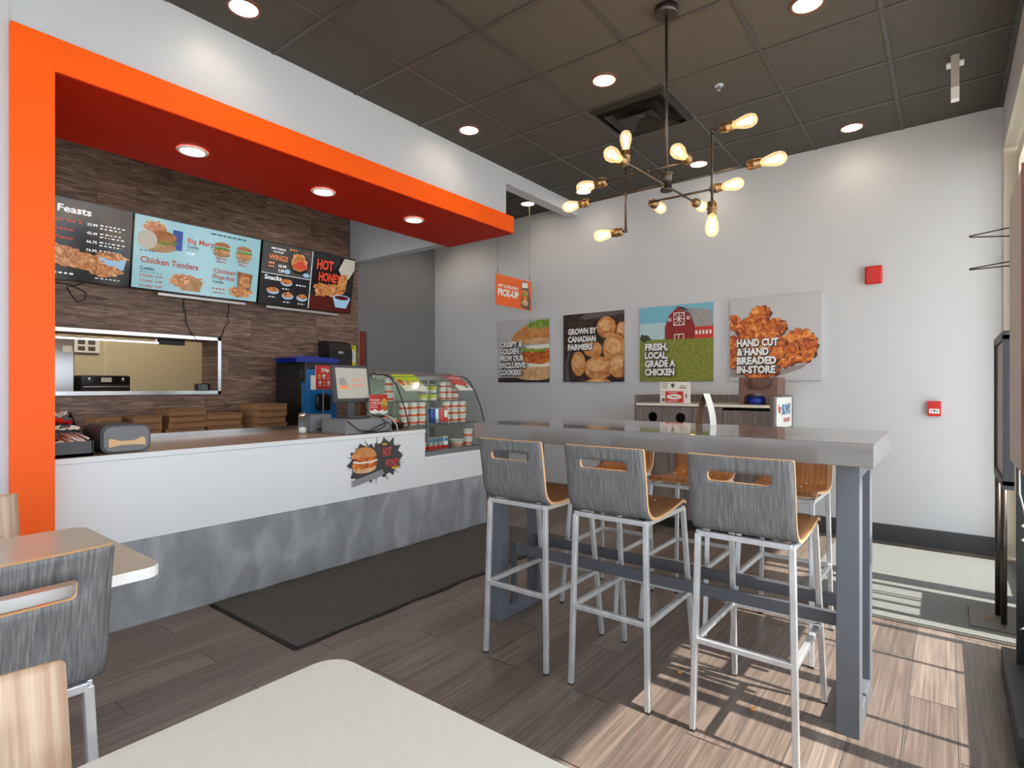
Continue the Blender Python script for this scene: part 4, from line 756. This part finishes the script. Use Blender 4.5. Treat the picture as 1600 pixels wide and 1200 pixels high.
# ------------------------------------------------------------------ bent ply shells
def sheet(hw, prof, slot, th, mats, bow, parent, name='seat_shell'):
    """prof: list of (y,z) from front lip to back top; slot (halfw, s0, s1) in arc length; outer face, inner face, edge materials"""
    P_ = [Vector((0, a, b)) for a, b in prof]; s = [0]
    for a, b in zip(P_, P_[1:]): s.append(s[-1]+(b-a).length)
    Lt = s[-1]
    def at(q):
        q = min(max(q, 0), Lt)
        for i in range(len(s)-1):
            if q <= s[i+1]+1e-9:
                f = (q-s[i])/(s[i+1]-s[i]); p = P_[i].lerp(P_[i+1], f)
                def tg(j): return (P_[min(j+1, len(P_)-1)]-P_[max(j-1, 0)]).normalized()
                t_ = tg(i).lerp(tg(i+1), f).normalized(); return p, Vector((0, -t_.z, t_.y))
        return P_[-1], Vector((0, -1, 0))
    pts, edges = [], []
    def loop(L):
        b = len(pts); pts.extend([Vector(p) for p in L]); edges.extend([(b+i, b+(i+1) % len(L)) for i in range(len(L))]); return
    out = []; R = rrect(-hw, hw, 0, Lt, 0.007, 3)
    for i in range(len(R)):
        a, b = Vector(R[i]), Vector(R[(i+1) % len(R)]); k = max(1, int((b-a).length/0.03))
        for j in range(k): out.append(tuple(a.lerp(b, j/k)))
    loop(out)
    if slot:
        sr = rrect(-slot[0], slot[0], slot[1], slot[2], 0.012, 3); so = []
        for i in range(len(sr)):
            a, b = Vector(sr[i]), Vector(sr[(i+1) % len(sr)]); k = max(1, int((b-a).length/0.03))
            for j in range(k): so.append(tuple(a.lerp(b, j/k)))
        loop(so)
    for i in range(1, 12):
        for q in s[1:-1]:
            x = -hw+2*hw*i/12
            if slot and abs(x) < slot[0]+0.012 and slot[1]-0.012 < q < slot[2]+0.012: continue
            if abs(x) > hw-0.02: continue
            pts.append(Vector((x, q)))
    r_ = geometry.delaunay_2d_cdt(pts, edges, [], 1, 1e-6); vs, fs = r_[0], r_[2]
    def inslot(c): return slot and abs(c.x) < slot[0]-0.0005 and slot[1]+0.0005 < c.y < slot[2]-0.0005 and any(True for _ in (0,)) and inside(c, so)
    def inside(c, L):
        k = False; n = len(L)
        for i in range(n):
            a, b = L[i], L[(i+1) % n]
            if (a[1] > c.y) != (b[1] > c.y) and c.x < (b[0]-a[0])*(c.y-a[1])/(b[1]-a[1])+a[0]: k = not k
        return k
    mb = MB(); back0 = Lt*0.5
    def mp(v, side):
        p, n = at(v.y); w = max(0, (v.y-back0)/(Lt-back0)); p = p+Vector((v.x, -bow*(1-(v.x/hw)**2)*w, 0)); return p+n*(th*side)
    A = [mb.bm.verts.new(mp(v, 0)) for v in vs]; B = [mb.bm.verts.new(mp(v, 1)) for v in vs]; ec = {}
    ko, ki, ke = mb.mi(mats[0]), mb.mi(mats[1]), mb.mi(mats[2])
    for f in fs:
        c = sum((vs[i] for i in f), Vector((0, 0)))/len(f)
        if slot and inslot(c): continue
        # n = (0,-tz,ty): at the seat it points up (inner); at the back it points to -y (outer), so inner face is side 0 for the back
        q = mb.bm.faces.new([B[i] for i in f]); q.smooth = True; q.material_index = ki
        q = mb.bm.faces.new([A[i] for i in f][::-1]); q.smooth = True; q.material_index = ko
        for i in range(len(f)):
            a, b = f[i], f[(i+1) % len(f)]; ec[(a, b)] = 1
    for (a, b) in list(ec):
        if (b, a) not in ec:
            q = mb.bm.faces.new((A[a], A[b], B[b], B[a])); q.material_index = ke
    return mb.done(name, parent)
def smooth_prof(p, n=5):
    out = []
    for i in range(len(p)-1):
        p0, p1, p2, p3 = p[max(i-1, 0)], p[i], p[i+1], p[min(i+2, len(p)-1)]
        for k in range(n):
            t_ = k/n; f = lambda a, b, c, d: 0.5*((2*b)+(-a+c)*t_+(2*a-5*b+4*c-d)*t_*t_+(-a+3*b-3*c+d)*t_**3)
            out.append((f(p0[0], p1[0], p2[0], p3[0]), f(p0[1], p1[1], p2[1], p3[1])))
    return out+[p[-1]]
def leg_frame(t, hx, hxt, yr, yrt, yf_, yft, zt, zfoot, w):
    """four splayed square legs, top ring, footrest ring"""
    q = w/2
    F_ = {(-1, 'r'): ((-hx, yr), (-hxt, yrt)), (1, 'r'): ((hx, yr), (hxt, yrt)), (-1, 'f'): ((-hx, yf_), (-hxt, yft)), (1, 'f'): ((hx, yf_), (hxt, yft))}
    for k, (a, b) in F_.items():
        l = MB().bar((a[0], a[1], 0.006), (b[0], b[1], zt-q), w, w, 'galv', up=(0, 1, 0), bev=0.003).done('leg', t)
        MB().box(a[0]-q, a[0]+q, a[1]-q, a[1]+q, 0, 0.008, 'rubber', 0.002).done('foot_cap', l)
    T = {k: V(b[0], b[1], zt-q) for k, (a, b) in F_.items()}
    mb = MB()
    for a, b in (((-1, 'r'), (1, 'r')), ((-1, 'f'), (1, 'f')), ((-1, 'r'), (-1, 'f')), ((1, 'r'), (1, 'f'))): mb.bar(T[a], T[b], w, w, 'galv', bev=0.003)
    mb.done('seat_frame', t)
    if zfoot:
        f = zfoot/(zt); G = {k: V(a[0]+(b[0]-a[0])*f, a[1]+(b[1]-a[1])*f, zfoot) for k, (a, b) in F_.items()}
        for a, b in (((-1, 'r'), (1, 'r')), ((-1, 'f'), (1, 'f')), ((-1, 'r'), (-1, 'f')), ((1, 'r'), (1, 'f'))): MB().bar(G[a], G[b], w, w, 'galv', bev=0.003).done('footrest', t)

# bar stool prototype, seat facing +Y
stool = thing('bar_stool', 'x', 'bar stool', (0, 0, 0), 'bar stools at the high table')
leg_frame(stool, 0.173, 0.158, -0.25, -0.235, 0.25, 0.15, 0.735, 0.335, 0.021)
sp = smooth_prof([(0.150, 0.748), (0.120, 0.768), (0.04, 0.758), (-0.08, 0.744), (-0.17, 0.742), (-0.225, 0.757), (-0.252, 0.800), (-0.262, 0.87), (-0.275, 0.95), (-0.288, 1.022)])
def arclen(p): return sum(math.dist(a, b) for a, b in zip(p, p[1:]))
La = arclen(sp)
sheet(0.177, sp, (0.104, La-0.092, La-0.056), 0.012, ('oak', 'greywood', 'ply'), 0.012, stool)
for x in (-0.08, 0.08):
    for y in (0.02, -0.12): MB().lathe([(0.009, 0), (0.007, 0.004), (0, 0.005)], (x, y, 0.7655 if y < 0 else 0.7675), 'steel', 10).done('screw', stool)
ST = [(-1.558, 2.28, 0, 'grey backed bar stool, leftmost of the three in front of the high table'),
      (-1.085, 2.28, 0, 'grey backed bar stool, middle of the three in front of the high table'),
      (-0.562, 2.28, 0, 'grey backed bar stool in front of the right leg of the high table'),
      (-1.61, 3.02, PI, 'bar stool behind the high table at its left end, only its seat edge showing'),
      (-1.135, 3.07, PI, 'oak faced bar stool behind the middle of the high table, facing the viewer'),
      (-0.650, 3.06, PI, 'oak faced bar stool behind the right end of the high table, facing the viewer')]
for i, (x, y, rz, lb) in enumerate(ST):
    if i == 0: stool.location = (x, y, 0); stool['label'] = lb
    else: dup(stool, (x, y, 0), rz+(0.02, 0, -0.01, 0.02, 0, -0.015)[i], lb)

# dining chair prototype
def chair(inner, loc, rz, label):
    t = thing('dining_chair', label, 'chair', (0, 0, 0), 'low dining chairs')
    leg_frame(t, 0.195, 0.175, -0.23, -0.215, 0.22, 0.17, 0.485, 0, 0.024)
    cp_ = smooth_prof([(0.215, 0.482), (0.19, 0.510), (0.08, 0.503), (-0.06, 0.489), (-0.17, 0.490), (-0.225, 0.508), (-0.25, 0.55), (-0.262, 0.63), (-0.28, 0.74), (-0.305, 0.858)])
    Lc = arclen(cp_); sheet(0.205, cp_, (0.13, Lc-0.125, Lc-0.072), 0.012, (inner, 'greywood', 'ply'), 0.018, t)
    t.location = loc; t.rotation_euler = (0, 0, rz); return t
# ------------------------------------------------------------------ dining tables
def table(x0, x1, y0, y1, z, m, label):
    t = thing('dining_table', label, 'table', ((x0+x1)/2, (y0+y1)/2, 0), 'low dining tables')
    mb = MB(); R = rrect(x0, x1, y0, y1, 0.05, 5); mb.prism(R, (0, 0, z), (1, 0, 0), (0, 1, 0), 0.03, m, side='white'); mb.done('tabletop', t, label='laminate top with white edge')
    cx, cy = (x0+x1)/2, (y0+y1)/2
    MB().box(cx-0.035, cx+0.035, cy-0.035, cy+0.035, 0.02, z-0.03, 'black', 0.004).done('column', t); MB().box(cx-0.26, cx+0.26, cy-0.035, cy+0.035, 0, 0.02, 'black', 0.004).box(cx-0.035, cx+0.035, cy-0.3, cy+0.3, 0, 0.02, 'black', 0.004).done('base', t)
table(-2.50, -1.775, -0.50, 0.66, 0.75, 'lam', 'pale wood-look dining table with white edge at the far left'); table(-0.92, -0.17, -0.60, 0.64, 0.75, 'lamnear', 'pale laminate dining table filling the bottom foreground')
chair('oak', (-2.005, 0.308, 0), PI/2, 'low dining chair with slotted grey wood back at the left table')
chair('oakpale', (-0.722, 0.045, 0), -PI/2, 'low dining chair with pale oak back, at the bottom left corner')
chair('oakpale', (-2.474, 0.326, 0), -PI/2, 'low dining chair with pale oak back, beyond the far left table against the orange pillar')

# ------------------------------------------------------------------ high table
t = thing('high_table', 'long grey high table with thick top and square steel frame legs', 'table', (-1.08, 2.54, 0))
MB().box(-1.955, -0.19, 2.195, 2.885, 0.99, 1.07, 'tabletop', 0.003).done('tabletop', t)
for x0 in (-1.985+0.02, -0.32):
    x1 = x0+0.075
    MB().box(x0, x1, 2.335, 2.41, 0.0, 0.99, 'tablesteel', 0.003).done('leg', t); MB().box(x0, x1, 2.675, 2.75, 0.0, 0.99, 'tablesteel', 0.003).done('leg', t)
    MB().box(x0, x1, 2.41, 2.675, 0.0, 0.075, 'tablesteel', 0.003).done('crossbar', t); MB().box(x0, x1, 2.41, 2.675, 0.93, 0.99, 'tablesteel', 0.003).done('crossbar', t)
for y in (2.435, 2.65):
    MB().box(-1.87, -0.32, y-0.012, y+0.012, 0.355, 0.405, 'rail', 0.002).box(-1.89, -1.862, y-0.012, y+0.012, 0.075, 0.405, 'rail', 0.002).done('stretcher', t)
# folded table tent
t = thing('table_tent', 'folded promotional card standing upright on the high table', 'card', (-0.93, 2.74, 1.07))
mb = MB()
def leaf(x_off, sgn, m1, m2):
    P_ = [(x_off*0, 0)]; pts = []
    for k in range(9):
        z_ = 0.155*k/8; pts.append((sgn*0.034*(1-(k/8)**1.8), z_))
    mb_ = MB()
    for (a0, z0), (a1, z1) in zip(pts, pts[1:]):
        for d_, m in ((0, m1), (0.0015*sgn, m2)):
            mb_.face([(-0.93+a0+d_, 2.70, 1.071+z0), (-0.93+a0+d_, 2.79, 1.071+z0), (-0.93+a1+d_, 2.79, 1.071+z1), (-0.93+a1+d_, 2.70, 1.071+z1)], m, True)
    return mb_
leaf(0, -1, 'kraftdark', 'kraftdark').done('front_leaf', t, label='brown printed leaf'); leaf(0, 1, 'cansilver', 'paper').done('back_leaf', t, label='white leaf')

# ------------------------------------------------------------------ chandelier
HX, HY, HZ = -1.209, 2.933, 2.375
ch = thing('pipe_chandelier', 'black pipe chandelier with twelve glowing bulbs hanging from the ceiling', 'chandelier', (HX, HY, CZ))
MB().lathe([(0.062, -0.045), (0.062, 0.0)], (HX, HY, CZ-0.001), 'pipe', 24).done('ceiling_canopy', ch)
MB().tube([(HX, HY, HZ), (HX, HY, CZ-0.04)], 0.008, 'pipe').done('down_rod', ch)
MB().lathe([(0.034, -0.05), (0.034, -0.04), (0.028, -0.038), (0.028, 0.038), (0.034, 0.04), (0.034, 0.05)], (HX, HY, HZ), 'pipe', 20).done('hub', ch)
XL, XRt, YN, YFr = -1.452, -0.963, 2.69, 3.196
def arm(a, b): MB().tube([a, b], 0.0065, 'pipe').done('arm', ch)
def joint(p): MB().lathe([(0, -0.011), (0.009, -0.009), (0.012, 0), (0.009, 0.009), (0, 0.011)], p, 'pipe', 10).done('elbow', ch)
arm((-1.70, HY, HZ-0.012), (-0.78, HY, HZ-0.012)); arm((HX, 2.43, HZ-0.05), (HX, 3.36, HZ+0.002))
arm((-1.455, YN, HZ-0.015), (-0.995, YN, HZ-0.015)); arm((-1.415, YFr, HZ+0.0), (-1.05, YFr, HZ+0.0))
arm((XL, HY, 2.15), (XL, HY, 2.55)); arm((XRt, HY, 2.21), (XRt, HY, 2.585)); 
arm((XL, HY, 2.15), (XL-0.03, HY, 2.15)); arm((XRt, HY, 2.585), (XRt+0.05, HY, 2.585))
for p in ((XL, HY, HZ-0.012), (XRt, HY, HZ-0.012), (HX, YN, HZ-0.013), (HX, YFr, HZ-0.006), (XL, HY, 2.15), (XRt, HY, 2.585), (-0.995, YN, HZ-0.015), (-1.415, YFr, HZ)): joint(p)
def bulb(p, d):
    p = Vector(p); d = Vector(d).normalized()
    so = MB().lathe([(0.013, -0.012), (0.021, -0.008), (0.024, 0.0), (0.024, 0.022), (0.027, 0.024), (0.027, 0.030), (0.023, 0.032), (0.023, 0.056), (0.019, 0.06)], p, 'brass', 18, d).done('socket', ch)
    MB().lathe([(0.017, 0.058), (0.020, 0.068), (0.029, 0.098), (0.034, 0.122), (0.033, 0.146), (0.024, 0.164), (0.011, 0.172), (0, 0.174)], p, 'bulbglass', 18, d, caps=False).done('glass_bulb', so)
    u = d.orthogonal().normalized(); v = d.cross(u); pts = []
    for k in range(13):
        t_ = 2*PI*k/12; r_ = 0.016; pts.append(p+d*(0.080 if k % 2 else 0.148)+(u*math.cos(t_)+v*math.sin(t_))*(r_ if k % 2 == 0 else 0.007))
    MB().tube(pts, 0.0022, 'filament', 5).done('filament', so)
bulb((-1.70, HY, HZ-0.012), (-1, 0, 0)); bulb((-0.78, HY, HZ-0.012), (1, 0, 0)); bulb((HX, 2.43, HZ-0.05), (0, -1, -0.05)); bulb((HX, 3.36, HZ+0.002), (0, 1, 0.05))
bulb((-1.455, YN, HZ-0.015), (-1, 0, 0)); bulb((-0.995, YN-0.012, HZ-0.015), (0, -1, 0)); bulb((-1.05, YFr, HZ), (1, 0, 0)); bulb((-1.415, YFr+0.012, HZ), (0, 1, 0))
bulb((XL, HY, 2.55), (0, 0, 1)); bulb((XL-0.03, HY, 2.15), (-1, 0, 0)); bulb((XRt, HY, 2.21), (0, 0, -1)); bulb((XRt+0.05, HY, 2.585), (1, 0, 0))

# ------------------------------------------------------------------ ceiling fixtures
def spot(parent, x, y, z, watts, name='lamp_light', size=150, col=(1.0, 0.80, 0.60)):
    ld = bpy.data.lights.new(name, 'SPOT'); ld.energy = watts; ld.spot_size = math.radians(size); ld.spot_blend = 0.8; ld.shadow_soft_size = 0.06; ld.color = col
    o = bpy.data.objects.new(name, ld); COL.objects.link(o)
    o.parent = parent; o.location = Vector((x, y, z))-WL[parent]; return o
def downlight(x, y, z, ring, label, watts, r=0.075):
    t = thing('downlight', label, 'ceiling light', (x, y, z), 'recessed downlights')
    MB().lathe([(r+0.018, -0.001), (r+0.016, -0.007), (r, -0.009), (r-0.004, -0.003)], (x, y, z), ring, 28, caps=False).done('trim_ring', t)
    MB().lathe([(0, -0.0045), (r, -0.0045)], (x, y, z), 'lamp', 28, caps=False).done('lens', t)
    spot(t, x, y, z-0.012, watts)
DL = [(-3.03, 1.52, 'recessed ceiling downlight nearest the top left corner of the photo'), (-1.825, 3.365, 'recessed ceiling downlight left of the chandelier rod beside the air vent'), (-3.04, 3.355, 'recessed ceiling downlight next to the grey bulkhead, left of centre'),
      (-0.595, 3.365, 'recessed ceiling downlight at the top edge right of the chandelier'), (-0.60, 5.19, 'recessed ceiling downlight closest to the back wall on the right'), (-1.82, 5.17, 'recessed ceiling downlight between the chandelier arms near the back wall'),
      (-3.04, 5.155, 'recessed ceiling downlight by the end of the grey beam'), (-3.74, 5.11, 'recessed ceiling downlight seen through the opening beyond the grey beam')]
for x, y, l in DL: downlight(x, y, CZ, 'brownedge', l, DOWN_W)
for x, y, l in ((-3.686, 1.53, 'downlight in the orange soffit, nearest the pillar'), (-3.686, 2.45, 'downlight in the orange soffit, middle one of three'), (-3.68, 3.346, 'downlight in the orange soffit, nearest its right end')): downlight(x, y, 2.716, 'white', l, SOFFIT_W, 0.07)
# air diffuser
t = thing('air_vent', 'square black ceiling air vent with stepped louvre cones', 'air vent', (-1.83, 3.97, CZ-0.02))
vx, vy = -1.83, 3.97
def frust(mb, h0, h1, z0, z1, m):
    a = [(vx+sx*h0, vy+sy*h0, z0) for sx, sy in ((-1, -1), (1, -1), (1, 1), (-1, 1))]; b = [(vx+sx*h1, vy+sy*h1, z1) for sx, sy in ((-1, -1), (1, -1), (1, 1), (-1, 1))]
    for k in range(4): mb.face([a[k], a[(k+1) % 4], b[(k+1) % 4], b[k]], m); mb.face([b[k], b[(k+1) % 4], a[(k+1) % 4], a[k]], m)
mb = MB(); frust(mb, 0.295, 0.255, CZ-0.008, CZ-0.030, 'grid'); frust(mb, 0.255, 0.250, CZ-0.030, CZ-0.004, 'black'); mb.done('frame', t)
mb = MB(); frust(mb, 0.215, 0.175, CZ-0.045, CZ-0.010, 'grid'); mb.done('louvre', t)
mb = MB(); frust(mb, 0.135, 0.02, CZ-0.055, CZ-0.010, 'grid'); mb.box(vx-0.02, vx+0.02, vy-0.02, vy+0.02, CZ-0.012, CZ-0.010, 'grid'); mb.done('louvre', t)
MB().box(vx-0.25, vx+0.25, vy-0.25, vy+0.25, CZ-0.0035, CZ-0.0015, 'rubber').done('backing', t)
t = thing('sprinkler_head', 'small chrome ceiling sprinkler head right of the air vent', 'sprinkler', (-1.238, 3.91, CZ)); MB().lathe([(0.034, 0), (0.032, -0.005), (0.014, -0.008)], (-1.238, 3.91, CZ-0.0005), 'cansilver', 20).done('escutcheon', t); MB().lathe([(0.006, -0.008), (0.006, -0.028), (0.014, -0.030), (0.014, -0.033)], (-1.238, 3.91, CZ), 'steel', 14).done('head', t)
t = thing('ceiling_bracket', 'white metal bracket hanging from the ceiling near the right wall', 'bracket', (0.04, 4.55, CZ-0.27))
MB().box(-0.005, 0.085, 4.53, 4.60, CZ-0.012, CZ-0.001, 'white').done('mount_plate', t); MB().box(0.018, 0.06, 4.44, 4.452, CZ-0.20, CZ-0.001, 'cardgrey').box(0.018, 0.06, 4.452, 4.53, CZ-0.012, CZ-0.001, 'cardgrey').done('arm', t); MB().box(0.018, 0.06, 4.445, 4.50, CZ-0.275, CZ-0.20, 'white', 0.002).done('sensor', t)

# ------------------------------------------------------------------ things by the shopfront
t = thing('poster_stand', 'black double-pole floor stand holding a framed poster by the entrance mat', 'sign stand', (0.2, 3.95, 0.011))
MB().box(0.095, 0.345, 3.775, 4.11, 0.0115, 0.018, 'bead', 0.002).done('base_plate', t)
for x, y in ((0.218, 4.03), (0.235, 3.90)): MB().tube([(x, y, 0.018), (x, y, 0.80)], 0.013, 'pipe', 12).done('pole', t)
sx = 0.205
mb = MB().box(sx, sx+0.04, 3.46, 3.50, 0.80, 1.50, 'base').box(sx, sx+0.04, 4.07, 4.11, 0.80, 1.50, 'base').box(sx, sx+0.04, 3.46, 4.11, 0.78, 0.82, 'base').box(sx, sx+0.04, 3.46, 4.11, 1.48, 1.52, 'base'); mb.done('frame', t); MB().box(sx+0.012, sx+0.02, 3.49, 4.08, 0.82, 1.48, 'tag').done('poster', t)
t = thing('display_kiosk', 'tall beige display panel on a black post and plinth at the right edge', 'kiosk', (0.3, 2.95, 0))
MB().box(0.19, 0.385, 2.50, 3.33, 0.0, 0.098, 'base', 0.004).done('plinth', t)
for y in (2.515, 3.150): MB().box(0.229, 0.33, y, y+0.022, 0.098, 2.0, 'black', 0.002).done('post', t)
MB().box(0.31, 0.325, 2.537, 3.15, 1.2, 1.3, 'black').done('crossbar', t)
MB().box(0.215, 0.228, 2.75, 3.26, 0.945, 2.06, 'cardgrey').box(0.213, 0.232, 2.735, 2.752, 0.94, 2.07, 'brownedge').done('panel', t, label='beige flat panel with brown edge')
for z in (0.25, 0.62, 0.68): MB().lathe([(0.009, 0), (0.007, 0.005), (0, 0.006)], (0.248, 3.150, z), 'steel', 10, (0, -1, 0)).done('bolt', t)
MB().tube([(0.24, 3.14, 0.96), (0.235, 3.12, 0.90), (0.235, 3.10, 0.82), (0.25, 3.10, 0.74), (0.27, 3.145, 0.68)], 0.004, 'steel', 6).done('wire', t)
for i, (z, d2) in enumerate(((1.935, 1), (1.788, 0))):
    mb = MB().tube([(0.214, 3.25, z+0.015), (0.078, 3.25, z), (0.078, 3.25, z-0.004), (0.214, 3.25, z-0.022 if d2 else z-0.003)], 0.003, 'pipe', 6); mb.done('display_hook', None, label=['upper double-wire hook sticking out of the beige display panel', 'lower single-wire hook sticking out of the beige display panel'][i], cat='hook')
# crumbs
for i, (x, y, s_) in enumerate(((-0.93, 2.40, 0.009), (-0.598, 2.30, 0.010), (0.17, 3.93, 0.006))):
    mb = MB(); bmesh.ops.create_icosphere(mb.bm, subdivisions=2, radius=s_); r_ = random.Random(i); mb.mi('crumb')
    for v in mb.bm.verts: v.co *= r_.uniform(0.7, 1.2); v.co.z *= 0.6
    o = mb.done('food_crumb', None, origin=(0, 0, 0), label=['orange crumb on the floor between the second and third stools', 'yellow crumb on the floor under the sunlit stool', 'tiny orange crumb on the poster stand base'][i], cat='crumb'); o.location = (x, y, (0.005 if i < 2 else 0.022))
# hidden-zone room lamps: hall fixture, added kitchen lamp, more downlights behind the viewer
def arealamp(x, y, z, watts, sx, sy, label):
    t = thing('ceiling_panel_light', label, 'ceiling light', (x, y, z)); ld = bpy.data.lights.new('panel_light', 'AREA'); ld.shape = 'RECTANGLE'; ld.size = sx; ld.size_y = sy; ld.energy = watts; ld.color = (1, 0.9, 0.78)
    o = bpy.data.objects.new('panel_light', ld); COL.objects.link(o); o.parent = t; o.location = (0, 0, -0.02)
    MB().box(x-sx/2-.02, x+sx/2+.02, y-sy/2-.02, y+sy/2+.02, z-0.012, z, 'white').done('housing', t)
spot(kl, -7.0, 2.2, 3.27, KITCHEN_W*1.5, size=165, col=(1, .92, .8))
for x in (-3.04, -1.82, -0.6):
    for y in (-0.3, -2.1): downlight(x, y, CZ, 'brownedge', 'recessed ceiling downlight behind the viewer', DOWN_W)
for i, y in enumerate((1.6, 3.2)): downlight(-4.9, y, CZ, 'white', 'recessed ceiling downlight over the back counter, %s one' % ('nearer', 'farther')[i], DOWN_W)
downlight(-5.0, 4.95, CZ, 'white', 'recessed ceiling downlight over the hall beside the dark grey wall', HALL_W)
